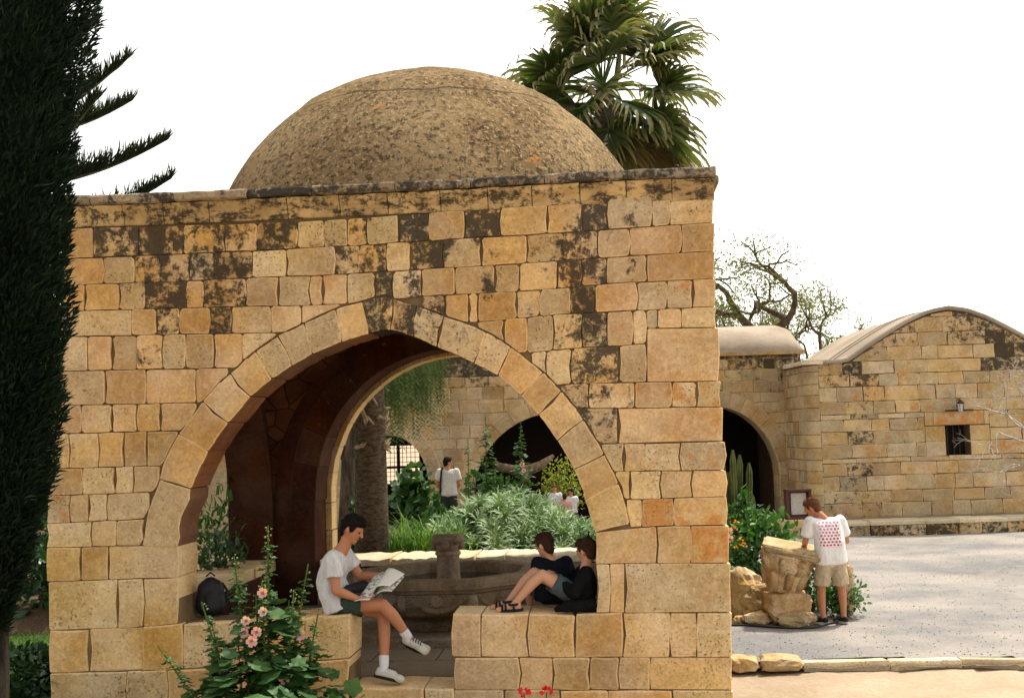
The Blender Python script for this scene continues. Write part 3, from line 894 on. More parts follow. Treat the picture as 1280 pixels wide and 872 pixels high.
 ([(2.342,0.64),(2.551,0.636),(2.566,1.0),(2.356,1.002)],0,1),
 ([(2.561,0.636),(2.846,0.632),(2.862,0.995),(2.576,0.999)],0,0),
 ([(-3.046,0.237),(-2.361,0.257),(-2.357,0.589),(-3.044,0.584)],4,0),
 ([(-2.35,0.257),(-2.004,0.267),(-2.001,0.599),(-2.347,0.589)],4,0),
 ([(-1.994,0.268),(-1.361,0.286),(-1.356,0.625),(-1.99,0.6)],3,0),
 ([(-1.35,0.287),(-0.828,0.302),(-0.822,0.646),(-1.345,0.625)],2,0),
 ([(-0.818,0.302),(-0.404,0.315),(-0.396,0.663),(-0.811,0.647)],1,0),
 ([(0.511,0.396),(1.049,0.388),(1.057,0.653),(0.518,0.662)],1,0),
 ([(1.059,0.388),(1.334,0.384),(1.342,0.648),(1.067,0.653)],2,1),
 ([(1.344,0.384),(1.649,0.379),(1.659,0.643),(1.353,0.648)],1,1),
 ([(1.659,0.379),(1.894,0.376),(1.904,0.639),(1.669,0.643)],3,1),
 ([(1.904,0.376),(2.155,0.372),(2.165,0.635),(1.914,0.639)],2,0),
 ([(2.165,0.372),(2.841,0.362),(2.852,0.624),(2.175,0.635)],0,0),
 ([(-3.047,0.017),(-2.641,0.018),(-2.64,0.24),(-3.046,0.228)],4,0),
 ([(-2.631,0.018),(-2.071,0.02),(-2.068,0.257),(-2.629,0.241)],4,0),
 ([(-2.06,0.02),(-1.435,0.022),(-1.432,0.276),(-2.058,0.258)],3,0),
 ([(-1.425,0.022),(-0.945,0.023),(-0.94,0.291),(-1.421,0.276)],2,0),
 ([(-0.935,0.023),(-0.41,0.025),(-0.404,0.306),(-0.93,0.291)],2,0),
 ([(0.5,0.028),(0.912,0.029),(0.923,0.382),(0.511,0.388)],2,0),
 ([(0.922,0.029),(1.385,0.031),(1.397,0.375),(0.933,0.382)],1,0),
 ([(1.395,0.031),(1.788,0.032),(1.8,0.369),(1.407,0.375)],1,0),
 ([(1.798,0.032),(2.321,0.034),(2.334,0.362),(1.81,0.369)],1,0),
 ([(2.331,0.034),(2.83,0.035),(2.843,0.354),(2.344,0.362)],1,0),
]
VOUSSOIRS = [
 ([(-2.203,1.671),(-2.175,1.867),(-2.119,2.054),(-2.046,2.237),(-1.769,2.146),(-1.821,1.982),(-1.875,1.821),(-1.891,1.651)],0),
 ([(-2.043,2.244),(-2.006,2.381),(-1.94,2.507),(-1.871,2.632),(-1.611,2.471),(-1.665,2.365),(-1.718,2.26),(-1.767,2.153)],0),
 ([(-1.867,2.637),(-1.79,2.724),(-1.721,2.816),(-1.649,2.908),(-1.429,2.711),(-1.49,2.634),(-1.549,2.556),(-1.608,2.477)],0),
 ([(-1.645,2.913),(-1.566,2.993),(-1.488,3.073),(-1.397,3.141),(-1.225,2.935),(-1.29,2.86),(-1.353,2.785),(-1.425,2.715)],0),
 ([(-1.392,3.144),(-1.32,3.21),(-1.246,3.274),(-1.166,3.33),(-1.031,3.086),(-1.095,3.038),(-1.158,2.989),(-1.22,2.939)],0),
 ([(-1.161,3.333),(-1.097,3.374),(-1.034,3.416),(-0.971,3.458),(-0.848,3.196),(-0.908,3.161),(-0.968,3.126),(-1.027,3.089)],0),
 ([(-0.966,3.46),(-0.888,3.493),(-0.811,3.525),(-0.733,3.559),(-0.662,3.292),(-0.723,3.262),(-0.783,3.231),(-0.843,3.198)],0),
 ([(-0.727,3.561),(-0.636,3.598),(-0.545,3.636),(-0.454,3.675),(-0.405,3.388),(-0.489,3.357),(-0.572,3.326),(-0.657,3.294)],0),
 ([(-0.448,3.676),(-0.369,3.695),(-0.291,3.714),(-0.213,3.734),(-0.158,3.454),(-0.239,3.433),(-0.319,3.412),(-0.399,3.389)],2),
 ([(-0.208,3.734),(-0.157,3.747),(-0.106,3.759),(-0.055,3.769),(-0.054,3.478),(-0.087,3.471),(-0.121,3.464),(-0.154,3.456)],8),
 ([(-0.052,3.769),(-0.014,3.77),(0.022,3.756),(0.058,3.743),(0.031,3.478),(0.003,3.484),(-0.024,3.484),(-0.051,3.478)],8),
 ([(0.062,3.743),(0.13,3.722),(0.198,3.702),(0.265,3.68),(0.232,3.412),(0.168,3.44),(0.103,3.464),(0.035,3.477)],7),
 ([(0.27,3.679),(0.347,3.644),(0.424,3.609),(0.501,3.576),(0.432,3.318),(0.367,3.349),(0.302,3.381),(0.237,3.411)],6),
 ([(0.507,3.575),(0.629,3.53),(0.748,3.483),(0.863,3.422),(0.749,3.166),(0.645,3.218),(0.542,3.267),(0.437,3.315)],5),
 ([(0.868,3.419),(0.939,3.378),(1.009,3.337),(1.074,3.287),(0.952,3.053),(0.887,3.092),(0.821,3.128),(0.754,3.164)],4),
 ([(1.079,3.285),(1.169,3.21),(1.256,3.137),(1.346,3.063),(1.147,2.873),(1.084,2.933),(1.021,2.991),(0.957,3.049)],2),
 ([(1.349,3.059),(1.399,3.004),(1.448,2.949),(1.497,2.894),(1.296,2.697),(1.248,2.755),(1.2,2.812),(1.151,2.87)],1),
 ([(1.5,2.89),(1.561,2.81),(1.621,2.731),(1.674,2.647),(1.448,2.474),(1.403,2.551),(1.352,2.622),(1.3,2.693)],0),
 ([(1.677,2.643),(1.734,2.544),(1.792,2.448),(1.844,2.348),(1.581,2.224),(1.544,2.309),(1.499,2.389),(1.451,2.469)],0),
 ([(1.846,2.343),(1.885,2.261),(1.924,2.181),(1.953,2.096),(1.669,1.971),(1.648,2.056),(1.619,2.138),(1.583,2.219)],0),
 ([(1.955,2.091),(1.991,1.979),(2.017,1.866),(2.035,1.751),(1.741,1.692),(1.718,1.784),(1.695,1.874),(1.671,1.965)],0),
]
INTRADOS = [(-1.89,1.647),(-1.874,1.812),(-1.829,1.943),(-1.762,2.163),(-1.607,2.472),(-1.432,2.704),(-1.359,2.772),(-1.221,2.935),(-1.021,3.089),(-0.831,3.202),(-0.658,3.29),(-0.401,3.386),(-0.138,3.456),(-0.01,3.483),(0.116,3.457),(0.237,3.407),(0.427,3.316),(0.73,3.174),(0.946,3.055),(1.147,2.869),(1.296,2.693),(1.407,2.539),(1.54,2.31),(1.635,2.093),(1.697,1.852),(1.739,1.689)]
EXTRADOS = [(-2.205,1.668),(-2.174,1.903),(-2.1,2.124),(-2.048,2.234),(-2.018,2.366),(-1.881,2.628),(-1.842,2.661),(-1.673,2.887),(-1.498,3.071),(-1.396,3.145),(-1.273,3.26),(-1.193,3.316),(-0.976,3.46),(-0.731,3.563),(-0.452,3.679),(-0.095,3.766),(-0.024,3.777),(0.073,3.742),(0.245,3.693),(0.505,3.578),(0.726,3.5),(0.876,3.418),(1.02,3.336),(1.171,3.213),(1.36,3.055),(1.495,2.902),(1.632,2.723),(1.806,2.431),(1.926,2.186),(2.011,1.931),(2.038,1.749)]
CORNICE_JOINTS = [-2.336, -1.976, -1.561, -0.853, -0.387, 0.039, 0.505, 0.919, 1.303, 1.718, 2.117, 2.507]

# ================================================================== THE SETTING
def sheet(name, pts, z, mat, label=None, nx=1):
    mb = MB()
    mb.add([(x, y, z) for x, y in pts], [tuple(range(len(pts)))])
    o = mb.build(name, mat)
    tag(o, label, None, None, 'structure')
    return o

def relief_sheet(name, x0, x1, y0, y1, step, fz, mat, cut=None):
    nx, ny = int((x1 - x0) / step) + 1, int((y1 - y0) / step) + 1
    xs, ys = np.linspace(x0, x1, nx), np.linspace(y0, y1, ny)
    v = [(x, y, fz(x, y)) for y in ys for x in xs]
    f = [(j * nx + i, j * nx + i + 1, (j + 1) * nx + i + 1, (j + 1) * nx + i) for j in range(ny - 1) for i in range(nx - 1)
         if cut is None or cut((xs[i] + xs[i + 1]) / 2, (ys[j] + ys[j + 1]) / 2)]
    me = bpy.data.meshes.new(name)
    me.from_pydata(v, [], f)
    me.polygons.foreach_set('use_smooth', [True] * len(me.polygons))
    me.materials.append(MAT[mat])
    return link(name, me)

def fnoise(x, y, s=1.0, o=0.0):
    return mnoise.fractal(Vector((x * s + o, y * s - o, o * .37)), 1.0, 2.0, 4)

# the broad sandy ground, to the horizon
g0 = sheet('ground', [(-400, -60), (400, -60), (400, 900), (-400, 900)], -.16, 'sand')
near = relief_sheet('sandy_ground', -9, 12, 4, 14.5, .12, lambda x, y: -.10 + .035 * fnoise(x, y, 1.1) + .012 * fnoise(x, y, 6), 'sand')
tag(near, None, None, None, 'structure')

def kerb_y(x):
    return 13.28 - .115 * (x - 2.0) + .05 * math.sin(x * 1.7)

court = relief_sheet('gravel_courtyard', 1.2, 30, 12.0, 34, .14,
                     lambda x, y: .0 + .020 * fnoise(x, y, .5) + .010 * fnoise(x, y, 3.0), 'gravel',
                     lambda x, y: y > kerb_y(x) + .12)
tag(court, None, None, None, 'structure')

# loose stones of the gravel
pv, pf = [], []
bm = bmesh.new(); bmesh.ops.create_icosphere(bm, subdivisions=1, radius=.5)
bm.verts.ensure_lookup_table()
pv = [(v.co.x, v.co.y, v.co.z * .7) for v in bm.verts]; pf = [tuple(v.index for v in f.verts) for f in bm.faces]; bm.free()
N_ = 3500
px_ = rng.uniform(1.9, 13, N_); py_ = 13.2 + (rng.random(N_) ** 1.6) * 13
okp = np.array([b > kerb_y(a) + .18 for a, b in zip(px_, py_)])
px_, py_ = px_[okp], py_[okp]
pz_ = np.array([.0 + .020 * fnoise(a, b, .5) + .010 * fnoise(a, b, 3.0) + .004 for a, b in zip(px_, py_)])
g = G('gravel_stone')
g.done(g.mix(g.attr('tint'), (0.22, 0.21, 0.20), (0.47, 0.445, 0.415)), .95, spec=.1)
MAT['pebble'] = g.m
pe = scatter('gravel_stones', pv, pf, np.stack([px_, py_, pz_], 1), unit(len(px_)), unit(len(px_)),
             rng.uniform(.010, .022, len(px_)), 'pebble')
tag(pe, 'loose grey pebbles strewn over the courtyard', 'gravel', None, 'stuff')

# kerb of flat worn stones at the edge of the gravel
kerb = relief_sheet('kerb', 1.25, 8.6, 12.2, 13.6, .07,
                    lambda x, y: -.045 + .02 * fnoise(x, y, 4), 'mortar', lambda x, y: abs(y - kerb_y(x)) < .14)
tag(kerb, None, None, None, 'structure')
x = 1.3; k = 0
while x < 8.4:
    w = random.uniform(.5, 1.15); yy = kerb_y(x + w / 2)
    if x < 2.75:
        w *= .6
        me = rock_mesh('stone', (w * 1.05, random.uniform(.28, .4), .17), 40 + k, 'stone_far', .22, 3, .6)
        link('stone', me, kerb, (x + w / 2, kerb_y(x + w / 2) + random.uniform(-.05, .08), .0), (0, 0, random.uniform(-.2, .1)))
    else:
        y0, y1 = kerb_y(x), kerb_y(x + w)
        hw = random.uniform(.055, .075)
        me = stone_mesh([(x + .006, y0 - hw), (x + w - .006, y1 - hw), (x + w - .006, y1 + hw), (x + .006, y0 + hw)], (0, 0, random.uniform(.004, .014)), (1, 0, 0), (0, 1, 0), (0, 0, 1), .16, .02,
                        mat='stone_pale', seed=60 + k, jit=.010, rough=.16)
        o = link('stone', me, kerb); o['stain'] = .1; o['rust'] = 0
    x += w; k += 1

# lawn on the left and the raised bed behind the pavilion
lawn = relief_sheet('lawn', -26, -3.2, 9.0, 30.2, .35, lambda x, y: .02 + .03 * fnoise(x, y, .6), 'turf')
tag(lawn, None, None, None, 'structure')
bed = relief_sheet('garden_bed', -9.5, 2.7, 16.4, 30.3, .25, lambda x, y: .32 + .06 * fnoise(x, y, .8) - .5 * max(0, (x - 2.0)) - (.7 * max(0, 17 - y)), 'soil')
tag(bed, None, None, None, 'structure')
n = 16000
gx = rng.uniform(-9.5, -3.4, n); gy = rng.uniform(12.5, 19.5, n)
gd = unit(n, .5, 1)
gr = scatter('grass', *NEEDLE, np.stack([gx, gy, np.full(n, .02)], 1), gd, unit(n), np.stack([rng.uniform(.05, .13, n), np.full(n, .012), np.ones(n)], 1), 'grass')
tag(gr, 'short green grass of the lawn left of the pavilion', 'grass', None, 'stuff')


# ================================================================== THE FOUNTAIN PAVILION
PO = Vector((-1.0834, 10.4, 0.0)); PYAW = R(-4.5)
pav = thing('fountain_pavilion', 'square golden limestone pavilion with wide arches and a low dome', 'pavilion', PO, PYAW)
PX, PY, PZ = (1, 0, 0), (0, 1, 0), (0, 0, 1)
def pw(u, v, z):
    c, s = math.cos(PYAW), math.sin(PYAW)
    return (PO.x + u * c - v * s, PO.y + u * s + v * c, z)

UL, UR = -3.03, 2.835          # outer faces left and right
VB = 5.87                      # outer face at the back
FLOOR = .43

# ---- front wall: core of mortar, dressed stones before it
jl, jr = -1.87, 1.725
arch_core = []
for (a, b) in INTRADOS:
    d = Vector((a + .075, b - 1.6)); l = d.length
    arch_core.append((a + d.x / l * .05, b + d.y / l * .05))
core = [(UL + .03, -.2), (-.40, -.2), (-.40, .985), (jl, .985)] + arch_core + [(jr, .985), (.515, .985), (.515, -.2), (UR - .02, -.2),
        (UR - .02, 4.56), (UL + .12, 4.56)]
wall = MB().prism(core, (0, 0, 0), PX, PZ, PY, .026, .50).build('wall', 'mortar', pav)
tag(wall, 'weathered front wall of squared golden blocks with black lichen patches')
for i, (poly, st, ru) in enumerate(STONES):
    us = [q[0] for q in poly]; zs = [q[1] for q in poly]
    depth = .10
    pr = 0.0
    if max(zs) < 1.09 and min(us) > -1.8 and max(us) < 1.95 and min(us) < 1.5:   # parapet stones, full thickness
        depth = .495
    if max(us) > 2.8: depth = .42
    if 1.0 < max(zs) < 1.75 and (abs(max(us) + 1.885) < .06 or abs(min(us) - 1.735) < .06): depth = .495
    low = max(zs) < 1.15
    me = stone_mesh(poly, (0, 0, 0), PX, PZ, (0, -1, 0), depth, .008 if not low else .013, seed=i, jit=(.0035 if not low else .006) if max(us) < 2.8 else .003,
                    rough=0, worn=(.016 if max(zs) > 2.9 else .008) if max(us) < 2.8 else .006, proud=random.uniform(-.006, .014))
    o = link('stone', me, wall)
    o['stain'] = min(1.0, st / 9 + random.uniform(0, .05)); o['rust'] = ru / 9.0
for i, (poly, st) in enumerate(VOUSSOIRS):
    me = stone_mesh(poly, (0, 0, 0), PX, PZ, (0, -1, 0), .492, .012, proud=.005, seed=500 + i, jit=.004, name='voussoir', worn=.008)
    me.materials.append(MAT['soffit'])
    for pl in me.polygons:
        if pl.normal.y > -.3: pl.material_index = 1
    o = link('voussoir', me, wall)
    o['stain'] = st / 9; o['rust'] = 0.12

# threshold between the two parapets
for i, (a, b, z0, z1, v0) in enumerate([(-.375, .235, .30, .42, -.02), (.25, .505, .28, .405, -.01), (-.37, .02, .10, .285, -.05), (.035, .50, .08, .27, -.06),
                                        (-.37, .12, -.2, .085, -.08), (.135, .50, -.2, .07, -.09)]):
    me = stone_mesh([(a, z0), (b, z0), (b, z1), (a, z1)], (0, v0, 0), PX, PZ, (0, -1, 0), .5, .02, seed=560 + i, jit=.008, rough=.15)
    o = link('stone', me, wall); o['stain'] = .25; o['rust'] = 0.0

# ---- the other walls
def arch_pts(c, half, spring, apex, n=14):
    """a slightly pointed arch from left to right"""
    out = []
    for i in range(n + 1):
        t = -1 + 2 * i / n
        ang = math.acos(abs(t)) if abs(t) <= 1 else 0
        zz = spring + (apex - spring) * (math.sin(ang) ** .92)
        out.append((c + half * t, zz))
    # spread points evenly along the curve
    P_ = [(c - half * math.cos(math.pi * i / n), spring + (apex - spring) * math.sin(math.pi * i / n) ** .93) for i in range(n + 1)]
    return P_

def wall_poly(a0, a1, top, c, half, spring, apex, sill):
    return [(a0, -.2), (a0, top), (a1, top), (a1, -.2)], [(c - half, sill)] + arch_pts(c, half, spring, apex) + [(c + half, sill)]

def pierced(name, a0, a1, top, c, half, spring, apex, sill, O, A, Nn, d0, d1, mat, label=None):
    hole = [(c - half, sill)] + arch_pts(c, half, spring, apex) + [(c + half, sill)]
    mb = MB()
    mid = [q for q in hole]
    k = len(mid) // 2
    left = [(a0, -.2), (c, -.2), (c, sill)] + mid[:k + 1] + [(mid[k][0], top), (a0, top)]
    right = [(a1, top), (mid[k][0], top)] + mid[k:] + [(c, sill), (c, -.2), (a1, -.2)]
    mb.prism(left, O, A, PZ, Nn, d0, d1)
    mb.prism(right, O, A, PZ, Nn, d0, d1)
    o = mb.build(name, mat, pav)
    if label: o['label'] = label
    return o

UC, VC = -.095, 2.93
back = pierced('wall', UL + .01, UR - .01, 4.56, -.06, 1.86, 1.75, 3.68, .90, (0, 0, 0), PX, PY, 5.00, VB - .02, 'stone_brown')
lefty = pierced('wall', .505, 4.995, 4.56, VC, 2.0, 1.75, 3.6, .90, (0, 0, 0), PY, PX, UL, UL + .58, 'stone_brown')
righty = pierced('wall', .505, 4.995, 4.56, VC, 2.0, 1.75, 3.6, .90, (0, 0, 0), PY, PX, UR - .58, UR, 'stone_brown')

def ring_voussoirs(parent, c, half, spring, apex, th, O, A, Nn, depth, mat, n=15, seed=0, proud=.0):
    ins = arch_pts(c, half, spring, apex, n * 2); out = arch_pts(c, half + th, spring, apex + th, n * 2)
    for i in range(n):
        q = [out[2 * i], out[2 * i + 1], out[2 * i + 2], ins[2 * i + 2], ins[2 * i + 1], ins[2 * i]]
        cx = sum(a for a, b in q) / 6; cz = sum(b for a, b in q) / 6
        q = [(cx + (a - cx) * .975, cz + (b - cz) * .975) for a, b in q]
        me = stone_mesh(q, O, A, PZ, Nn, depth, .014, proud=proud, mat=mat, seed=seed + i, jit=.004, name='voussoir')
        o = link('voussoir', me, parent); o['stain'] = random.uniform(0, .35); o['rust'] = 0.15
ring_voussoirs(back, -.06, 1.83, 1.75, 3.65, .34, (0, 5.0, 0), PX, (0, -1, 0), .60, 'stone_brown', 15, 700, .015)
mbv = arch_pts(-.06, 1.775, 1.70, 3.60, 34)
mbo = arch_pts(-.06, 2.12, 1.70, 3.95, 34)
for i in range(17):
    q = [mbo[2 * i], mbo[2 * i + 1], mbo[2 * i + 2], mbv[2 * i + 2], mbv[2 * i + 1], mbv[2 * i]]
    cx = sum(a for a, b in q) / 6; cz = sum(b for a, b in q) / 6
    q = [(cx + (a - cx) * .978, cz + (b - cz) * .978) for a, b in q]
    me = stone_mesh(q, (0, 5.62, 0), PX, PZ, (0, -1, 0), .27, .012, mat='stone', seed=760 + i, jit=.003, name='voussoir')
    o = link('voussoir', me, back); o['stain'] = 0.0; o['rust'] = .2
for sgn in (-1, 1):                      # jamb stones under the springing
    for j, (z0, z1) in enumerate([(1.0, 1.33), (1.345, 1.69)]):
        a = -.06 + sgn * 1.775; b = -.06 + sgn * 2.12
        lo, hi = min(a, b), max(a, b)
        me = stone_mesh([(lo, z0), (hi, z0), (hi, z1), (lo, z1)], (0, 5.62, 0), PX, PZ, (0, -1, 0), .27, .012, seed=790 + j + 5 * sgn, jit=.004)
        o = link('stone', me, back); o['stain'] = 0.0; o['rust'] = .2

# parapet of the back arch: brown faces inside, pale worn slabs on top
xx = -1.86; k = 0
for (w) in (.52, .40, .62, .46, .38, .58, .44, .42):
    if xx + w > 1.78: w = 1.78 - xx
    me = stone_mesh([(xx + .006, .905), (xx + w - .006, .905), (xx + w - .006, 1.0), (xx + .006, 1.0)], (0, 4.97, 0), PX, PZ, (0, -1, 0), .93, .016,
                    mat='stone_pale', seed=820 + k, jit=.012, rough=.07)
    o = link('coping_stone', me, back); o['stain'] = 0.0; o['rust'] = 0
    xx += w; k += 1
for row, (z0, z1) in enumerate([(.44, .66), (.67, .895)]):
    xx = -1.9 + .2 * row
    while xx < 1.75:
        w = random.uniform(.34, .62)
        me = stone_mesh([(xx, z0), (xx + w - .015, z0), (xx + w - .015, z1), (xx, z1)], (0, 4.985, 0), PX, PZ, (0, -1, 0), .10, .018,
                        mat='stone_grey', seed=840 + k, jit=.006, rough=.15)
        o = link('stone', me, back); o['stain'] = .2; o['rust'] = 0
        xx += w; k += 1
# parapets of the side arches
for w_, u0, u1 in ((lefty, UL - .01, UL + .62), (righty, UR - .62, UR + .01)):
    yy = VC - 2.0
    while yy < VC + 1.98:
        w = min(random.uniform(.45, .75), VC + 2.0 - yy)
        me = stone_mesh([(u0, yy + .006), (u1, yy + .006), (u1, yy + w - .006), (u0, yy + w - .006)], (0, 0, 1.03), PX, PY, PZ, .13, .018,
                        mat='stone', seed=880 + k, jit=.012, rough=.1)
        o = link('coping_stone', me, w_); o['stain'] = .3; o['rust'] = 0
        yy += w; k += 1

# ---- vault inside: a sail vault with coursed stones
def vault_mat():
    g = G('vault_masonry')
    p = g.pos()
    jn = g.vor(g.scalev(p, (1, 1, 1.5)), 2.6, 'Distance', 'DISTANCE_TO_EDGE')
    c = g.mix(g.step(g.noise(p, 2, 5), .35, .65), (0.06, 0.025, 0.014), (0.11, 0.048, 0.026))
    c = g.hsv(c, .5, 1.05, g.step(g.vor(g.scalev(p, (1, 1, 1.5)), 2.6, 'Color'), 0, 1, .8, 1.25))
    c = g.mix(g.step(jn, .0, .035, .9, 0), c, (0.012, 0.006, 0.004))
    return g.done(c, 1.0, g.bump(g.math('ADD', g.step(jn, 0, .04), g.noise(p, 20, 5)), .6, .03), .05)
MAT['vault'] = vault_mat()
hx, hy, zc = 2.36, 2.26, 1.75
Rv = math.hypot(hx, hy)
nn = 40
v = []
for j in range(nn + 1):
    for i in range(nn + 1):
        a = -hx + 2 * hx * i / nn; b = -hy + 2 * hy * j / nn
        v.append((UC + a, 2.75 + b, zc + math.sqrt(max(0, Rv * Rv - a * a - b * b))))
f = [(j * (nn + 1) + i, j * (nn + 1) + i + 1, (j + 1) * (nn + 1) + i + 1, (j + 1) * (nn + 1) + i) for j in range(nn) for i in range(nn)]
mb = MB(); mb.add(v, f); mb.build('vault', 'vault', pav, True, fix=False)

# ---- cornice: an ochre moulding under a thin projecting grey slab
prof_m = [(.0, 4.495), (-.010, 4.505), (-.012, 4.555), (-.020, 4.575), (-.042, 4.610), (-.060, 4.640), (-.062, 4.672), (.28, 4.672), (.28, 4.495)]
prof_s = [(-.045, 4.680), (-.098, 4.688), (-.108, 4.700), (-.108, 4.748), (-.095, 4.762), (.30, 4.775), (.30, 4.680)]
prof = prof_m
cj = [UL - .04] + CORNICE_JOINTS + [UR + .035]
def cornice_block(a, b, prof, seed, amt):
    rr = random.Random(seed)
    nseg = max(2, int((b - a) / .07))
    rings = []
    for i in range(nseg + 1):
        x = a + .004 + (b - a - .008) * i / nseg
        chip = max(0, mnoise.fractal(Vector((x * 3.1 + seed, seed * .7, 1.3)), 1, 2, 4)) * amt
        wav = mnoise.noise(Vector((x * 1.3, 9.1, .3))) * .012
        rings.append([(x, q[0] + (chip if q[0] < -.03 else 0) + rr.uniform(-.003, .003), q[1] + wav + (rr.uniform(-.005, .005) if q[0] < -.03 else 0)) for q in prof])
    m = len(prof)
    fs = [(i * m + j, i * m + (j + 1) % m, (i + 1) * m + (j + 1) % m, (i + 1) * m + j) for i in range(nseg) for j in range(m)]
    fs += [tuple(range(m)), tuple(nseg * m + j for j in range(m - 1, -1, -1))]
    return MB().add([q for r in rings for q in r], fs)
for i in range(len(cj) - 1):
    cornice_block(cj[i], cj[i + 1], prof_m, 900 + i, .03).build('cornice_block', 'cornice', wall)
sj = [UL - .06, -2.62, -1.85, -1.2, -.62, .12, .78, 1.42, 1.98, UR + .05]
for i in range(len(sj) - 1):
    o = cornice_block(sj[i], sj[i + 1], prof_s, 930 + i, .05).build('cornice_slab', 'cornice_slab', wall); o['stain'] = random.uniform(0, .4); o['rust'] = 0
# the cornice round the other three sides
def run(path_a, path_b, nrm, name):
    a, b, nv = Vector(path_a), Vector(path_b), Vector(nrm)
    m = len(prof); ns = 24
    vv = []
    for i in range(ns + 1):
        q = a.lerp(b, i / ns)
        w = mnoise.noise(q * 2.3) * .01
        for (o_, z) in prof:
            vv.append((q.x - nv.x * o_, q.y - nv.y * o_, z + w))
    fs = [(i * m + j, i * m + (j + 1) % m, (i + 1) * m + (j + 1) % m, (i + 1) * m + j) for i in range(ns) for j in range(m)]
    fs += [tuple(range(m)), tuple(ns * m + j for j in range(m - 1, -1, -1))]
    return MB().add(vv, fs)
for pr_, mt, nm_ in ((prof_m, 'cornice', 'cornice'), (prof_s, 'cornice_slab', 'cornice_slab')):
    prof = pr_
    run((UL, .32, 0), (UL, VB + .1, 0), (-1, 0, 0), 'c').build(nm_, mt, pav)
    run((UR, .32, 0), (UR, VB + .1, 0), (1, 0, 0), 'c').build(nm_, mt, pav)
    run((UL + .31, VB, 0), (UR - .31, VB, 0), (0, 1, 0), 'c').build(nm_, mt, pav)

# ---- flat roof with a round hole under the dome, then the dome
sq = []
for k in range(48):
    t = 2 * math.pi * k / 48
    c_, s_ = math.cos(t), math.sin(t)
    e = min((2.62) / max(abs(c_), 1e-6), (2.62) / max(abs(s_), 1e-6))
    sq.append((UC + 2.05 * c_, VC + 2.05 * s_, UC + e * c_, VC + e * s_))
vv = [(a, b, 4.73) for a, b, c_, d in sq] + [(c_, d, 4.73) for a, b, c_, d in sq]
mb = MB(); mb.add(vv, [(k, (k + 1) % 48, 48 + (k + 1) % 48, 48 + k) for k in range(48)])
mb.build('roof', 'roof', pav, fix=False)

DR, DZ = 2.41, 4.17
nl, nm = 96, 36
vv = []
for i in range(nm + 1):
    el = R(8) + (R(90) - R(8)) * i / nm
    for j in range(nl):
        az = 2 * math.pi * j / nl
        d = Vector((math.cos(el) * math.cos(az), math.cos(el) * math.sin(az), math.sin(el)))
        r = DR + .014 * mnoise.fractal(d * 3.0, 1, 2, 3) + .008 * mnoise.fractal(d * 14, 1, 2, 3)
        if abs(el - R(55)) < R(2.2): r += .012
        vv.append((d.x * r, d.y * r, d.z * r))
fs = [(i * nl + j, i * nl + (j + 1) % nl, (i + 1) * nl + (j + 1) % nl, (i + 1) * nl + j) for i in range(nm) for j in range(nl)]
mb = MB(); mb.add(vv, fs)
dome = mb.build('dome', 'dome', pav, True, loc=(UC + .115, VC, DZ), fix=False)
dome.scale = (1.03, 1.03, 1.0)
dome['label'] = 'low rounded dome of lichen-speckled brown render'
mb = MB(); mb.lathe([(2.42, 0), (2.47, .0), (2.46, .05), (2.38, .09)], 64, cap=False)
mb.build('drum', 'dome', pav, True, loc=(UC + .115, VC, 4.728), fix=False)

# ---- paving inside
fl = MB().box(((UL + UR) / 2, 2.75, .13), (4.66, 4.47, .53)).build('floor_bed', 'mortar', pav)
k = 0
for j in range(7):
    xx = UL + .60
    while xx < UR - .62:
        w = min(random.uniform(.5, .95), UR - .60 - xx)
        me = stone_mesh([(xx + .006, .52 + j * .64 + .006), (xx + w - .006, .52 + j * .64 + .006), (xx + w - .006, .52 + j * .64 + .634), (xx + .006, .52 + j * .64 + .634)],
                        (0, 0, FLOOR), PX, PY, PZ, .05, .012, mat='paving', seed=950 + k, jit=.004, name='paving_slab')
        link('paving_slab', me, fl); xx += w; k += 1

# ================================================================== THE BASIN
BC = (0.09, 2.86)
basin = thing('fountain_basin', 'octagonal grey carved stone fountain basin inside the domed pavilion', 'fountain', pw(BC[0], BC[1], FLOOR), PYAW)
cr = 1 / math.cos(math.pi / 8)
oct_ = lambda prof_: [(r * cr, z) for r, z in prof_]
MB().lathe(oct_([(1.05, -.02), (1.05, .07), (1.0, .085)]), 8, .5).build('plinth', 'stone_grey', basin)
MB().lathe(oct_([(.62, .08), (.64, .10), (.66, .16), (.62, .19), (.66, .22), (.80, .28), (.88, .38), (.90, .50), (.885, .505)]), 8, .5).build('bowl', 'stone_grey', basin)
MB().lathe(oct_([(.885, .50), (.915, .515), (.93, .545), (.955, .555), (.965, .60), (.965, .645), (.955, .655), (.80, .655), (.785, .645), (.77, .45)]), 8, .5, cap=False).build('rim', 'stone_grey', basin)
MB().lathe(oct_([(.78, .535), (.78, .537)]), 8, .5).build('water', 'water', basin)
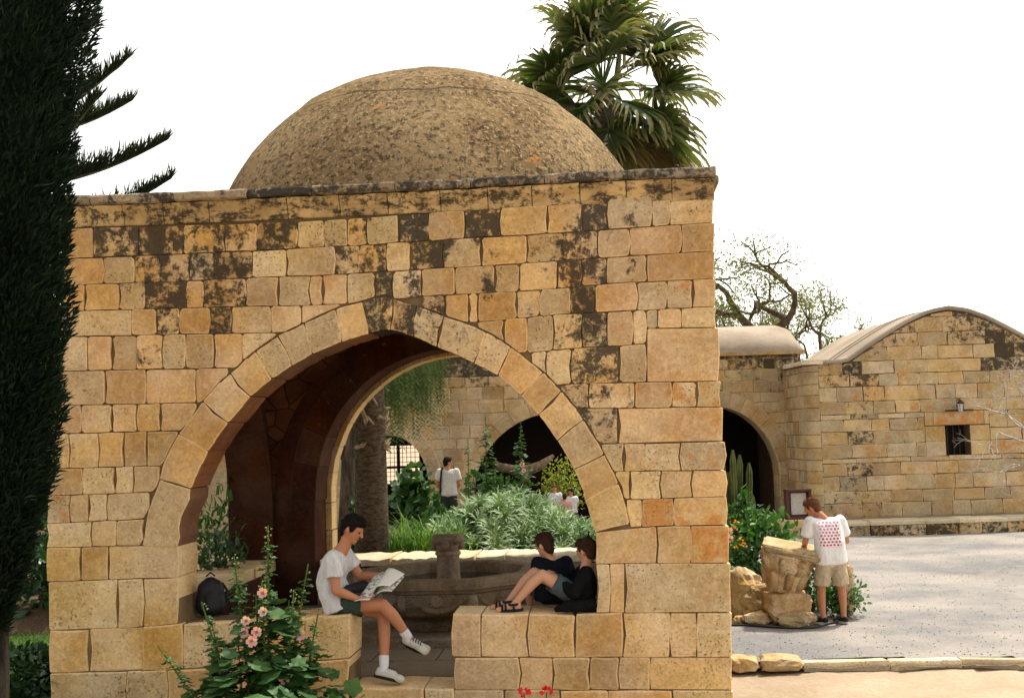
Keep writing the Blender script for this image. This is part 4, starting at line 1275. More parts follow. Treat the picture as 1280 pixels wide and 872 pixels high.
for k in range(8):                        # a swag and a rosette on every side, a knob at each corner
    t = math.pi / 4 * k
    n_ = np.array([math.cos(t), math.sin(t), 0]); s_ = np.array([-math.sin(t), math.cos(t), 0])
    path, rad = [], []
    for i in range(13):
        a = -1 + 2 * i / 12
        path.append(n_ * (.885 - .035 * (1 - a * a)) + s_ * a * .29 + np.array([0, 0, .46 - .13 * (1 - a * a)])); rad.append(.022 + .018 * (1 - a * a))
    MB().tube(path, rad, 8).build('swag', 'stone_grey', basin, True)
    MB().lathe([(.0, .03), (.02, .032), (.03, .02), (.045, .03), (.062, .024), (.07, 0.0)], 14, cap=False).build('rosette', 'stone_grey', basin, True,
        loc=tuple(n_ * .878 + np.array([0, 0, .44])), rot=(0, math.pi / 2, t), fix=False)
    t2 = t + math.pi / 8
    MB().ball((math.cos(t2) * .95, math.sin(t2) * .95, .42), (.05, .05, .09), 10, 8).build('corner_boss', 'stone_grey', basin, True)
# pillar in the middle
MB().lathe([(.15, .45), (.15, .535), (.135, .56), (.125, .60), (.125, .80), (.13, .815), (.142, .825), (.142, .845), (.13, .855), (.12, .86)], 20).build('pillar', 'stone_grey', basin, True)
cap_ = MB()
cap_.lathe([(.118, .855), (.125, .90), (.15, .95), (.17, .985), (.175, 1.0), (.165, 1.03)], 16)
for k in range(4):
    t = math.pi / 2 * k + math.pi / 4
    cap_.ball((.155 * math.cos(t), .155 * math.sin(t), .985), (.055, .055, .05), 10, 8)
    cap_.ball((.15 * math.cos(t + .78), .15 * math.sin(t + .78), .93), (.04, .04, .06), 8, 6)
cap_.build('capital', 'stone_grey', basin, True)


# ================================================================== THE COURTYARD BUILDINGS
def masonry(parent, O, A, Nn, a0, a1, b0, b1, hs, ws, keep, top=None, stain=None, depth=.10, mat='stone_far', seed=0, proud=0.0, rust=.1):
    rr = random.Random(seed)
    b = b0; cnt = 0
    while b < b1 - .05:
        h = rr.uniform(*hs)
        if b + h > b1 - .08: h = b1 - b
        a = a0
        while a < a1 - .04:
            w = rr.uniform(*ws)
            if a + w > a1 - .12: w = a1 - a
            x0, x1, z0, z1 = a + .007, a + w - .007, b + .007, b + h - .007
            a += w
            if not keep((x0 + x1) / 2, (z0 + z1) / 2, x0, x1): continue
            poly = [(x0, z0), (x1, z0)]
            if top is not None:
                ts = [min(z1, top(x1 - (x1 - x0) * t)) for t in (0, .33, .67, 1)]
                if max(ts) < z0 + .05: continue
                ts = [max(t, z0 + .012) for t in ts]
                if max(ts) - min(ts) < .004: poly += [(x1, z1), (x0, z1)]
                else: poly += [(x1 - (x1 - x0) * t, q) for t, q in zip((0, .33, .67, 1), ts)]
            else:
                poly += [(x1, z1), (x0, z1)]
            me = stone_mesh(poly, O, A, PZ, Nn, depth, .014, mat=mat, seed=seed * 1000 + cnt, jit=.011, worn=.012, proud=proud + rr.uniform(-.008, .014))
            o = link('stone', me, parent)
            cnt += 1
            o['stain'] = max(0.0, min(1.0, (stain((x0 + x1) / 2, (z0 + z1) / 2) if stain else 0) + rr.uniform(-.22, .22)))
            o['rust'] = rr.random() * rust * 2
        b += h
    return cnt

def round_arch(c, half, spring, apex, n=20):
    return [(c - half * math.cos(math.pi * i / n), spring + (apex - spring) * math.sin(math.pi * i / n)) for i in range(n + 1)]

def arch_wall(parent, name, a0, a1, top, arches, O, A, Nn, th, mat):
    """a wall slab pierced by round arches that stand on the ground"""
    poly = [(a0, -.3)]
    for (c, half, spring, apex) in arches:
        poly += [(c - half, -.3)] + round_arch(c, half, spring, apex) + [(c + half, -.3)]
    poly += [(a1, -.3), (a1, top), (a0, top)]
    o = MB().prism(poly, O, A, PZ, Nn, -th, -.03).build(name, mat, parent)
    return o

def in_arch(a, b, arches, grow):
    for (c, half, spring, apex) in arches:
        if b < spring:
            if abs(a - c) < half + grow: return True
        else:
            if ((a - c) / (half + grow)) ** 2 + ((b - spring) / (apex - spring + grow)) ** 2 < 1: return True
    return False

def far_voussoirs(parent, arch, th, O, A, Nn, depth, n, seed, mat='stone_far'):
    c, half, spring, apex = arch
    ins = round_arch(c, half, spring, apex, n * 2); out = round_arch(c, half + th, spring, apex + th, n * 2)
    for i in range(n):
        q = [out[2 * i], out[2 * i + 1], out[2 * i + 2], ins[2 * i + 2], ins[2 * i + 1], ins[2 * i]]
        cx = sum(a for a, b in q) / 6; cz = sum(b for a, b in q) / 6
        q = [(cx + (a - cx) * .97, cz + (b - cz) * .97) for a, b in q]
        me = stone_mesh(q, O, A, PZ, Nn, depth, .016, proud=.03, mat=mat, seed=seed + i, jit=.006, name='voussoir')
        o = link('voussoir', me, parent); o['stain'] = random.uniform(0, .3); o['rust'] = .1
    for sgn in (-1, 1):
        z = .0
        while z < spring - .05:
            h = min(random.uniform(.28, .42), spring - z)
            lo, hi = sorted((c + sgn * half, c + sgn * (half + th)))
            me = stone_mesh([(lo, z + .006), (hi, z + .006), (hi, z + h - .006), (lo, z + h - .006)], O, A, PZ, Nn, depth, .016, proud=.03, mat=mat, seed=int(seed + z * 100), jit=.006)
            o = link('stone', me, parent); o['stain'] = .1; o['rust'] = .1
            z += h

FN = (0, -1, 0)
# ---- arcade along the back of the courtyard
arc = thing('arcade_building', 'long stone arcade with two dark arches behind the pavilion garden', 'building', (0, 30.5, 0))
AR = [(-3.2, .98, 1.35, 2.58), (1.12, 2.2, .95, 3.04)]
aw = arch_wall(arc, 'wall', -17, 3.6, 5.2, AR, (0, 0, 0), PX, FN, .7, 'stone_far')
masonry(aw, (0, 0, 0), PX, FN, -6.6, 3.55, .3, 5.2, (.26, .34), (.34, .62), lambda a, b, x0, x1: not in_arch(a, b, AR, .22),
        None, lambda a, b: max(0, (b - 3.2) / 2.2) * .9 + (.25 if b > 3.7 else 0), seed=11)
for q in AR: far_voussoirs(aw, q, .36, (0, 0, 0), PX, FN, .45, 15, 1300)
# passage behind the arches: dark rear wall with a barred window, a flat ceiling
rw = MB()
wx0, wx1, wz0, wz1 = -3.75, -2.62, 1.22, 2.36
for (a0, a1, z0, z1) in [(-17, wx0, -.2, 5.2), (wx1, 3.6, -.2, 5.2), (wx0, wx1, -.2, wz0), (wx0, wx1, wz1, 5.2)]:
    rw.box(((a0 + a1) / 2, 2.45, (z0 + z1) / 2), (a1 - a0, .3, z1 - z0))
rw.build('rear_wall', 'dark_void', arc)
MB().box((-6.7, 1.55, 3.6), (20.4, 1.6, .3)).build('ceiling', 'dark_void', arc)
for s_ in (-17.1, 3.7): MB().box((s_, 1.5, 2.5), (.2, 2.3, 5.4)).build('end_wall', 'stone_far', arc)
MB().box((-6.7, 1.35, 5.3), (20.8, 2.9, .2)).build('roof', 'roof', arc)
win = MB()
win.box(((wx0 + wx1) / 2, 2.30, wz0 + .03), (wx1 - wx0, .06, .06)).box(((wx0 + wx1) / 2, 2.30, wz1 - .03), (wx1 - wx0, .06, .06))
win.box(((wx0 + wx1) / 2, 2.302, 1.72), (wx1 - wx0, .06, .07)).box(((wx0 + wx1) / 2, 2.304, (wz0 + wz1) / 2), (.09, .05, wz1 - wz0))
wf = win.build('window', 'iron', arc)
for k in range(1, 10):
    xk = wx0 + (wx1 - wx0) * k / 10
    MB().box((xk, 2.33, (wz0 + wz1) / 2), (.016, .016, wz1 - wz0)).build('bar', 'iron', wf)
for k in range(1, 9):
    zk = wz0 + (wz1 - wz0) * k / 9
    MB().box(((wx0 + wx1) / 2, 2.35, zk), (wx1 - wx0, .014, .014)).build('bar', 'iron', wf)

# ---- barrel-vaulted range with the big arch, right of the pavilion
rng_b = thing('vaulted_range', 'low stone range with a smooth barrel roof and one dark arch behind the cactus', 'building', (0, 31, 0))
VA = [(5.05, 1.72, 1.25, 3.08)]
vw = arch_wall(rng_b, 'wall', 3.62, 7.46, 4.42, VA, (0, 0, 0), PX, FN, .75, 'stone_far')
masonry(vw, (0, 0, 0), PX, FN, 3.62, 7.46, .0, 4.42, (.24, .32), (.28, .55), lambda a, b, x0, x1: not in_arch(a, b, VA, .22),
        None, lambda a, b: .75 if b > 4.0 else (.4 if b > 3.5 else .1), seed=12)
far_voussoirs(vw, VA[0], .40, (0, 0, 0), PX, FN, .7, 17, 1400)
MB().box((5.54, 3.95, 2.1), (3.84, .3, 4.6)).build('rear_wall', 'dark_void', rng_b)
for s_ in (3.55, 7.53): MB().box((s_, 2.4, 2.1), (.14, 3.3, 4.62)).build('end_wall', 'stone_far', rng_b)
mb = MB(); pr_ = []
for i in range(25):
    t = math.pi * i / 24
    pr_.append((1.95 - 2.05 * math.cos(t), 4.40 + .86 * math.sin(t)))
vv = []
for j in range(21):
    x_ = 3.4 + (7.56 - 3.4) * j / 20
    e = min(1.0, max(0.0, (x_ - 7.16) / .40))
    sh = math.sqrt(max(0, 1 - e * e)) if e > 0 else 1
    sh = .25 + .75 * sh
    for (y_, z_) in pr_: vv.append((x_, y_, 4.40 + (z_ - 4.40) * sh + .006 * mnoise.noise(Vector((x_ * 2, y_ * 2, 0)))))
mb.add(vv, [(j * 25 + i, j * 25 + i + 1, (j + 1) * 25 + i + 1, (j + 1) * 25 + i) for j in range(20) for i in range(24)])
mb.add([vv[20 * 25 + i] for i in range(25)], [tuple(range(25))]); mb.add([vv[i] for i in range(25)], [tuple(range(24, -1, -1))])
mb.build('roof', 'roof', rng_b, True, fix=False)
MB().box((5.5, -.06, 4.40), (4.1, .16, .09)).build('eaves_band', 'stone_far', rng_b)

# ---- chapel with the rounded gable
chap = thing('chapel', 'stone chapel with a rounded gable, pale vaulted roof and one small window', 'building', (0, 28.5, 0))
CA, CH = 10.42, 5.16
def gable(a):
    d = abs(a - CA)
    pts = [(0, 5.15), (.45, 5.08), (.95, 4.88), (1.35, 4.66), (1.85, 4.36), (2.35, 4.03), (2.5, 3.95), (4, 3.95)]
    return float(np.interp(d, [p_[0] for p_ in pts], [p_[1] for p_ in pts]))
X0, X1 = 6.95, 13.9
gp = [(X0 + .28, -.3), (X1, -.3), (X1, 3.93)] + [(a, gable(a) - .02) for a in np.linspace(CA + 2.5, CA - 2.5, 31)] + [(X0 + .28, 3.93)]
# window opening cut as two halves
W0, W1, Z0, Z1 = 10.2, 10.78, 1.70, 2.41
mb = MB()
lo = [(X0 + .28, -.3), (X1, -.3), (X1, Z0), (X0 + .28, Z0)]
mb.prism(lo, (0, 0, 0), PX, PZ, PY, .03, .6)
mb.prism([(X0 + .28, Z0), (W0, Z0), (W0, Z1), (X0 + .28, Z1)], (0, 0, 0), PX, PZ, PY, .03, .6)
mb.prism([(W1, Z0), (X1, Z0), (X1, Z1), (W1, Z1)], (0, 0, 0), PX, PZ, PY, .03, .6)
mb.prism([(X0 + .28, Z1), (X1, Z1), (X1, 3.93)] + [(a, gable(a) - .02) for a in np.linspace(CA + 2.5, CA - 2.5, 31)] + [(X0 + .28, 3.93)], (0, 0, 0), PX, PZ, PY, .03, .6)
cw = mb.build('wall', 'mortar', chap)
def cstain(a, b):
    s = 0.0
    d = gable(a) - b
    if b > 3.3 and d < .75: s = .62 - .3 * (d / .75)
    if abs(a - 10.2) < .35 and b > 4.3: s = .2
    if abs(a - 8.35) < .3 and 2.6 < b < 3.95: s = max(s, .58)
    if abs(a - 8.05) < .32 and b < 2.9: s = max(s, .42)
    if a < 9.3 and b < .9: s = max(s, .35)
    if a > 11.3 and b > 3.6: s = max(s, .72)
    return s
call_ = lambda a, b, x0, x1: True
for k_, (a0_, a1_, b0_, b1_) in enumerate([(X0 + .30, 13.0, .0, Z0), (X0 + .30, 9.72, Z0, Z1 + .33), (11.25, 13.0, Z0, Z1 + .33), (X0 + .30, 13.0, Z1 + .33, 5.2)]):
    masonry(cw, (0, 0, 0), PX, FN, a0_, a1_, b0_, b1_, (.27, .37), (.38, .90), call_, lambda a: gable(a) - .03, cstain, seed=13 + 20 * k_, rust=.25)
def special(parent, a0, a1, z0, z1, stain=0, rust=0, seed=0, mat='stone_far'):
    me = stone_mesh([(a0, z0), (a1, z0), (a1, z1), (a0, z1)], (0, 0, 0), PX, PZ, FN, .3, .014, mat=mat, seed=seed, jit=.004)
    o = link('stone', me, parent); o['stain'] = stain; o['rust'] = rust; return o
special(cw, 9.93, 11.12, Z1 + .012, Z1 + .32, 0, .75, 1501)['label'] = 'orange lintel over the small window'
special(cw, 9.727, 9.918, Z1 + .012, Z1 + .32, 0, .1, 1502); special(cw, 11.132, 11.243, Z1 + .012, Z1 + .32, 0, .1, 1503)
zz = Z0
for k, h in enumerate((.34, .36)):
    special(cw, 9.727, W0 - .012, zz + .006, zz + h - .006, 0, .1, 1510 + k); special(cw, W1 + .012, 11.243, zz + .006, zz + h - .006, 0, .1, 1520 + k); zz += h
wn = MB().box(((W0 + W1) / 2, .42, (Z0 + Z1) / 2), (W1 - W0, .06, Z1 - Z0)).build('window', 'dark_void', chap)
for k in range(1, 4): MB().box((W0 + (W1 - W0) * k / 4, .33, (Z0 + Z1) / 2), (.022, .022, Z1 - Z0)).build('bar', 'iron', wn)
# rounded corner and the side wall
corner = MB(); path = []
cp = [(X0 + .30 - .30 * math.sin(t), .30 - .30 * math.cos(t)) for t in np.linspace(0, math.pi / 2, 9)]
b = 0.0; k = 0
side = MB().box((X0 + .34, 3.5, 1.83), (.56, 6.0, 4.18)).build('side_wall', 'mortar', chap)
while b < 3.9:
    h = min(random.uniform(.25, .34), 3.93 - b)
    outp = cp + [(X0 + .3, .30)]
    n_ = len(outp)
    mb = MB(); mb.add([(x_, y_, b + .006) for x_, y_ in outp] + [(x_, y_, b + h - .006) for x_, y_ in outp],
                      [tuple(range(n_ - 1, -1, -1)), tuple(range(n_, 2 * n_))] + [(i, (i + 1) % n_, n_ + (i + 1) % n_, n_ + i) for i in range(n_)])
    o = mb.build('stone', 'stone_far', side); o['stain'] = .3 if b > 3.4 else 0.0; o['rust'] = 0.0
    yy = .31
    while yy < 3.2:
        w = random.uniform(.35, .7)
        me = stone_mesh([(yy + .006, b + .006), (yy + w - .006, b + .006), (yy + w - .006, b + h - .006), (yy + .006, b + h - .006)], (X0 + .02, 0, 0), PY, PZ, (-1, 0, 0), .1, .014,
                        mat='stone_far', seed=1600 + k, jit=.005)
        o = link('stone', me, side); o['stain'] = .4 if b > 3.4 else .05; o['rust'] = 0.0
        yy += w; k += 1
    b += h
# vaulted roof, a shell a hand thick that follows the gable
vv = []; na = 41; ny = 13
aa = list(np.linspace(CA - 3.5, CA + 3.5, na))
for j in range(ny):
    y_ = -.05 + 6.2 * j / (ny - 1)
    for a in aa:
        h = max(gable(a), 3.95) + .015
        vv.append((a, y_, h + .085 + .008 * mnoise.noise(Vector((a * 1.5, y_ * 1.5, 2)))))
for j in range(ny):
    y_ = -.05 + 6.2 * j / (ny - 1)
    for a in aa: vv.append((a, y_, max(gable(a), 3.95) + .005))
off = na * ny
fs = [(j * na + i, j * na + i + 1, (j + 1) * na + i + 1, (j + 1) * na + i) for j in range(ny - 1) for i in range(na - 1)]
fs += [(off + j * na + i, off + (j + 1) * na + i, off + (j + 1) * na + i + 1, off + j * na + i + 1) for j in range(ny - 1) for i in range(na - 1)]
fs += [(i, off + i, off + i + 1, i + 1) for i in range(na - 1)]
fs += [((ny - 1) * na + i, (ny - 1) * na + i + 1, off + (ny - 1) * na + i + 1, off + (ny - 1) * na + i) for i in range(na - 1)]
fs += [(j * na, (j + 1) * na, off + (j + 1) * na, off + j * na) for j in range(ny - 1)]
fs += [(j * na + na - 1, off + j * na + na - 1, off + (j + 1) * na + na - 1, (j + 1) * na + na - 1) for j in range(ny - 1)]
mb = MB(); mb.add(vv, fs); rf = mb.build('roof', 'roof', chap, True, fix=False)
rf['label'] = 'pale cement vault with two raised seams'
for y_ in (1.5, 2.1):
    MB().tube([(a, y_, max(gable(a), 3.95) + .10) for a in aa], .035, 6).build('roof_seam', 'roof', rf)
MB().box((X0 + .15, .9, 3.985), (.5, 2.0, .08)).build('coping', 'stone_pale', chap)
MB().box((13.6, 3.2, 1.9), (.5, 5.4, 4.1)).build('side_wall', 'stone_far', chap)
MB().box((10.4, 6.1, 1.9), (6.6, .3, 4.1)).build('rear_wall', 'stone_far', chap)

# lantern on its bracket over the window
lan = thing('wall_lantern', 'small black iron lantern on a crossbar above the chapel window', 'lantern', (10.52, 28.48, 2.76))
MB().box((0, -.06, 0), (.66, .03, .028)).build('crossbar', 'iron', lan)
MB().tube([(0, .0, .24), (0, -.10, .26), (0, -.16, .22)], .014, 6).build('bracket', 'iron', lan)
MB().lathe([(.055, .0), (.075, .16), (.08, .17)], 6, c=(0, -.16, -.03)).build('glass', 'lamp_glass', lan)
lf = MB()
for k in range(6):
    t = math.pi / 3 * k
    lf.tube([(.058 * math.cos(t), -.16 + .058 * math.sin(t), -.03), (.078 * math.cos(t), -.16 + .078 * math.sin(t), .14)], .007, 5)
lf.build('cage', 'iron', lan)
MB().lathe([(.10, .14), (.07, .19), (.03, .23), (.012, .25)], 6, c=(0, -.16, 0)).build('hood', 'iron', lan)

# raised stone platform along the foot of the chapel
plat = thing('stone_platform', 'low dark-stained stone platform along the foot of the chapel wall', 'platform', (0, 27.0, 0))
MB().box((10.6, .82, .10), (6.4, 1.3, .40)).build('core', 'mortar', plat)
k = 0
xx = 7.35
while xx < 13.8:
    w = random.uniform(.4, .9)
    dyy = .10 * (xx - 7.35) / 4
    me = stone_mesh([(xx, -.05), (xx + w - .014, -.05), (xx + w - .014, .235), (xx, .235)], (0, .12 , 0), PX, PZ, FN, .2, .02, mat='stone_far', seed=1700 + k, jit=.01, rough=.2)
    o = link('stone', me, plat); o['stain'] = random.uniform(.5, .8); o['rust'] = 0
    me = stone_mesh([(xx, .09), (xx + w - .01, .09), (xx + w - .01, .80), (xx, .80)], (0, 0, .325), PX, PY, PZ, .09, .02, mat='stone_pale', seed=1750 + k, jit=.012, rough=.2)
    o = link('coping_stone', me, plat); o['stain'] = .15; o['rust'] = 0
    xx += w; k += 1
MB().box((10.6, 1.12, .29), (6.4, .62, .05)).build('paving', 'paving', plat)
lowwall = thing('low_garden_wall', 'low rough wall under the notice case beside the chapel corner', 'wall', (6.35, 27.4, 0))
for k, (a0, a1, z0, z1) in enumerate([(-.42, .0, -.05, .2), (.01, .42, -.05, .2), (-.42, -.12, .21, .40), (-.11, .22, .21, .40), (.23, .42, .21, .40)]):
    me = stone_mesh([(a0, z0), (a1 - .01, z0), (a1 - .01, z1), (a0, z1)], (0, -.2, 0), PX, PZ, FN, .42, .02, mat='stone_far', seed=1790 + k, jit=.01, rough=.15)
    o = link('stone', me, lowwall); o['stain'] = .2; o['rust'] = 0
ntc = thing('notice_case', 'dark red wooden notice case leaning on the low wall by the arch', 'notice case', (6.36, 27.35, .40), R(8))
fr = MB()
fr.box((-.27, 0, .34), (.06, .14, .68)).box((.27, 0, .34), (.06, .14, .68)).box((0, 0, .035), (.48, .14, .07)).box((0, 0, .655), (.60, .17, .05))
fr.build('frame', 'wood_frame', ntc)
MB().box((0, .055, .34), (.48, .02, .58)).build('backboard', 'wood_frame', ntc)
MB().box((.03, .035, .35), (.36, .006, .48)).build('notice', 'notice', ntc)


# ================================================================== PEOPLE
def remeshed(mb, name, mat, parent, voxel=.009, smooth=3, disp=0.0, fr=28.0):
    """one continuous skin over overlapping volumes"""
    me = bpy.data.meshes.new('tmp')
    me.from_pydata(mb.v, [], mb.f)
    bm = bmesh.new(); bm.from_mesh(me); bmesh.ops.recalc_face_normals(bm, faces=bm.faces); bm.to_mesh(me); bm.free()
    ob = bpy.data.objects.new('tmp', me)
    col.objects.link(ob)
    m = ob.modifiers.new('r', 'REMESH'); m.mode = 'VOXEL'; m.voxel_size = voxel
    s = ob.modifiers.new('s', 'SMOOTH'); s.iterations = smooth; s.factor = .5
    dg = bpy.context.evaluated_depsgraph_get()
    out = bpy.data.meshes.new_from_object(ob.evaluated_get(dg))
    bpy.data.objects.remove(ob); bpy.data.meshes.remove(me)
    out.name = name
    out.materials.clear(); out.materials.append(MAT[mat])
    if disp:
        co = np.zeros(len(out.vertices) * 3); out.vertices.foreach_get('co', co); co = co.reshape(-1, 3)
        for i in range(len(co)):
            q = Vector(co[i])
            co[i] = q + Vector((mnoise.noise(q * fr), mnoise.noise(q * fr + Vector((5, 5, 5))), mnoise.noise(q * fr + Vector((9, 1, 4))))) * disp
        out.vertices.foreach_set('co', co.ravel())
    out.polygons.foreach_set('use_smooth', [True] * len(out.polygons))
    return link(name, out, parent)

def nrm(v):
    v = np.asarray(v, float); return v / max(1e-9, np.linalg.norm(v))

def hand(mb, w, d, n, s=1.0, curl=.6, flip=1):
    d = nrm(d); n = nrm(np.asarray(n, float) - d * (np.asarray(n, float) @ d)); sd = np.cross(d, n) * flip
    rot = Matrix(((d[0], sd[0], n[0]), (d[1], sd[1], n[1]), (d[2], sd[2], n[2])))
    mb.ball(w + d * .045 * s, (.052 * s, .041 * s, .019 * s), 10, 8, rot)
    for k, (o, L) in enumerate(((-.031, .062), (-.011, .076), (.010, .080), (.030, .070))):
        a = w + d * .082 * s + sd * o * s
        b = a + (d * math.cos(curl * .5) + n * math.sin(curl * .5)) * L * .45 * s
        c = b + (d * math.cos(curl * 1.6) + n * math.sin(curl * 1.6)) * L * .55 * s
        mb.cap(a, .0092 * s, b, .0086 * s, 7); mb.cap(b, .0086 * s, c, .0074 * s, 7)
    a = w + d * .025 * s + sd * .030 * s
    b = a + (d * .6 + sd * .75 + n * .25) * .042 * s
    c = b + (d * .85 + sd * .1 + n * .5) * .036 * s
    mb.cap(a, .013 * s, b, .011 * s, 7); mb.cap(b, .011 * s, c, .009 * s, 7)

def human(name, label, J, origin, rotz=0.0, s=1.0, skin='skin', hair='hair_black', shirt='white_shirt', shorts='green_shorts', sleeve=.62,
          leg=.62, socks=None, shoe='shoe', sole='rubber', voxel=.009, girth=1.0, group=None, fingers=True, loose=1.0, sandals=False, curl=.6, collar=False):
    """J: joints in the figure's own space"""
    root = thing(name, label, 'person', origin, rotz, group)
    j = {k: np.asarray(v, float) for k, v in J.items()}
    Pm = (j['hL'] + j['hR']) / 2; C = (j['sL'] + j['sR']) / 2
    mid = j.get('mid', (Pm + C) / 2)
    wv = nrm(j['sR'] - j['sL'])
    body = MB(); top = MB(); low = MB(); hr = MB()
    def torso(mb, grow, lo=True):
        for t in (-1, -.5, 0, .5, 1):
            a = Pm + wv * t * .085 * s * girth + np.array([0, 0, .0]); m_ = mid + wv * t * .085 * s * girth; c_ = C + wv * t * .115 * s - nrm(C - mid) * .075 * s
            ra, rm_, rc = (.098 * s * girth + grow, .092 * s * girth + grow, .092 * s + grow)
            mb.cap(a, ra, m_, rm_); mb.cap(m_, rm_, c_, rc)
        for sd in ('sL', 'sR'):
            mb.cap(C - nrm(C - mid) * .05 * s, .085 * s + grow, j[sd] - nrm(C - mid) * .02 * s, .062 * s + grow)
    torso(body, -.008)
    # neck and head
    f = nrm(j['face']); u = nrm(np.asarray(j.get('up', (0, 0, 1)), float) - f * (np.asarray(j.get('up', (0, 0, 1)), float) @ f)); sd = np.cross(f, u)
    h = j['head']
    rot = Matrix(((f[0], sd[0], u[0]), (f[1], sd[1], u[1]), (f[2], sd[2], u[2])))
    body.cap(C + (j['neck'] - C) * .3, .066 * s, j['neck'], .056 * s); body.cap(j['neck'], .055 * s, h - u * .05 * s - f * .015 * s, .056 * s)
    body.ball(h, (.097 * s, .076 * s, .112 * s), 16, 12, rot)
    body.cap(h + f * .035 * s - u * .055 * s, .050 * s, h + f * .052 * s - u * .082 * s, .036 * s)
    body.cap(h + f * .088 * s + u * .012 * s, .011 * s, h + f * .112 * s - u * .022 * s, .0145 * s, 8)
    for q in (-1, 1):
        body.ball(h + sd * q * .077 * s - f * .006 * s - u * .008 * s, (.024 * s, .012 * s, .034 * s), 8, 8, rot)
        body.cap(h + f * .078 * s + sd * q * .012 * s + u * .033 * s, .014 * s, h + f * .070 * s + sd * q * .045 * s + u * .03 * s, .012 * s, 8)
    # arms
    for q, fl in (('L', 1), ('R', -1)):
        S_, E_, W_ = j['s' + q], j['e' + q], j['w' + q]
        body.cap(S_, .054 * s, E_, .042 * s); body.cap(E_, .043 * s, E_ + (W_ - E_) * .35, .043 * s); body.cap(E_ + (W_ - E_) * .35, .043 * s, W_, .028 * s)
        d = j.get('d' + q, W_ - E_); n_ = j.get('n' + q, np.array([0, 0, -1.]))
        if fingers: hand(body, W_, d, n_, s, curl, fl)
        else: body.cap(W_, .03 * s, W_ + nrm(d) * .12 * s, .03 * s)
        e = S_ + (E_ - S_) * sleeve
        top.cap(S_, .068 * s * loose, S_ + (E_ - S_) * min(.2, sleeve), .070 * s * loose)
        if sleeve < 1.2:
            top.tube([S_, S_ + (e - S_) * .5, e], [.068 * s * loose, .074 * s * loose, .076 * s * loose], 14)
        else:
            top.cap(S_, .07 * s * loose, E_, .06 * s * loose); wr = E_ + (W_ - E_) * .96
            top.tube([E_, wr], [.06 * s * loose, .045 * s * loose], 12); top.ball(E_, .06 * s * loose)
    torso(top, .012 * s)
    low_z = nrm(Pm - mid)
    for t in (-1, -.5, 0, .5, 1):
        top.tube([mid + wv * t * .085 * s * girth, Pm + wv * t * .088 * s * girth + low_z * .06 * s], [.10 * s * girth + .01, .108 * s * girth + .014], 12)
    # legs
    for q in ('L', 'R'):
        H_, K_, A_ = j['h' + q], j['k' + q], j['a' + q]
        body.cap(H_, .088 * s, H_ + (K_ - H_) * .5, .074 * s); body.cap(H_ + (K_ - H_) * .5, .074 * s, K_, .056 * s)
        dk = nrm(K_ - H_); back_ = nrm(np.cross(np.cross(A_ - K_, dk), A_ - K_) * -1 + 1e-6)
        cf = K_ + (A_ - K_) * .32 - back_ * .012 * s
        body.cap(K_, .055 * s, cf, .056 * s); body.cap(cf, .056 * s, A_, .034 * s)
        e = H_ + (K_ - H_) * leg if leg <= 1 else K_
        low.cap(H_, .098 * s, H_ + (K_ - H_) * .25, .10 * s)
        low.tube([H_, H_ + (e - H_) * .6, e], [.10 * s, .098 * s * loose, (.096 if leg <= 1 else .07) * s * loose], 16)
        if leg > 1:
            low.ball(K_, .072 * s); low.tube([K_, K_ + (A_ - K_) * .95], [.072 * s, .058 * s], 14)
        T_ = j['t' + q]
        fd = nrm(T_ - A_)
        # foot
        up_ = nrm((K_ - A_) - fd * ((K_ - A_) @ fd))
        fd = nrm(T_ - (A_ - up_ * .055 * s)); up_ = nrm(up_ - fd * (up_ @ fd)); sd_ = np.cross(fd, up_)
        hl = A_ - up_ * .040 * s - fd * .035 * s; tl = hl + fd * .205 * s
        ft = MB()
        g_ = 0.0 if sandals else .006
        ft.cap(hl, (.034 + g_) * s, tl - up_ * .010 * s, (.030 + g_) * s); ft.cap(hl + up_ * .02 * s, (.03 + g_) * s, tl - fd * .08 * s + up_ * .012 * s, (.034 + g_) * s)
        for o_ in (-.018, .018): ft.cap(hl + fd * .09 * s, (.03 + g_) * s, tl + sd_ * o_ * s - up_ * .012 * s, (.026 + g_) * s)
        if sandals:
            body.add(ft.v, ft.f); body.cap(A_, .034 * s, hl + up_ * .01, .034 * s)
        else:
            if socks is None: body.cap(A_, .034 * s, hl + up_ * .01, .034 * s)
            o = remeshed(ft, 'shoe', shoe, root, voxel * .85, 2)
        so = MB(); outl = []
        for t in np.linspace(0, 2 * math.pi, 22, endpoint=False):
            a = math.cos(t); b = math.sin(t)
            wd = (.043 + .008 * a) * s
            outl.append((.085 * s + (.128 * s) * a, wd * (1.0 if abs(b) > .5 else 1.0) * np.sign(b) * abs(b) ** .7))
        base = hl - up_ * (.046 if not sandals else .034) * s - fd * .002
        so.prism(outl, base, fd, sd_, up_, 0, .026 * s)
        so.build('sole', sole, root)
        if sandals:
            st = MB()
            for (x_, h_) in ((.13, .052), (.165, .042)):
                c0 = base + fd * x_ * s + up_ * .012 * s
                st.tube([c0 - sd_ * .048 * s, c0 - sd_ * .036 * s + up_ * h_ * .8 * s, c0 + up_ * (h_ + .012) * s, c0 + sd_ * .036 * s + up_ * h_ * .8 * s, c0 + sd_ * .048 * s], .013 * s, 6)
            c0 = base + fd * .05 * s + up_ * .07 * s
            st.tube([c0 + nrm(fd * math.cos(t) + sd_ * math.sin(t)) * .047 * s for t in np.linspace(0, 2 * math.pi, 12)], .014 * s, 6)
            st.tube([c0 - sd_ * .045 * s, base - sd_ * .04 * s + fd * .05 * s], .011 * s, 6); st.tube([c0 + sd_ * .045 * s, base + sd_ * .04 * s + fd * .05 * s], .011 * s, 6)
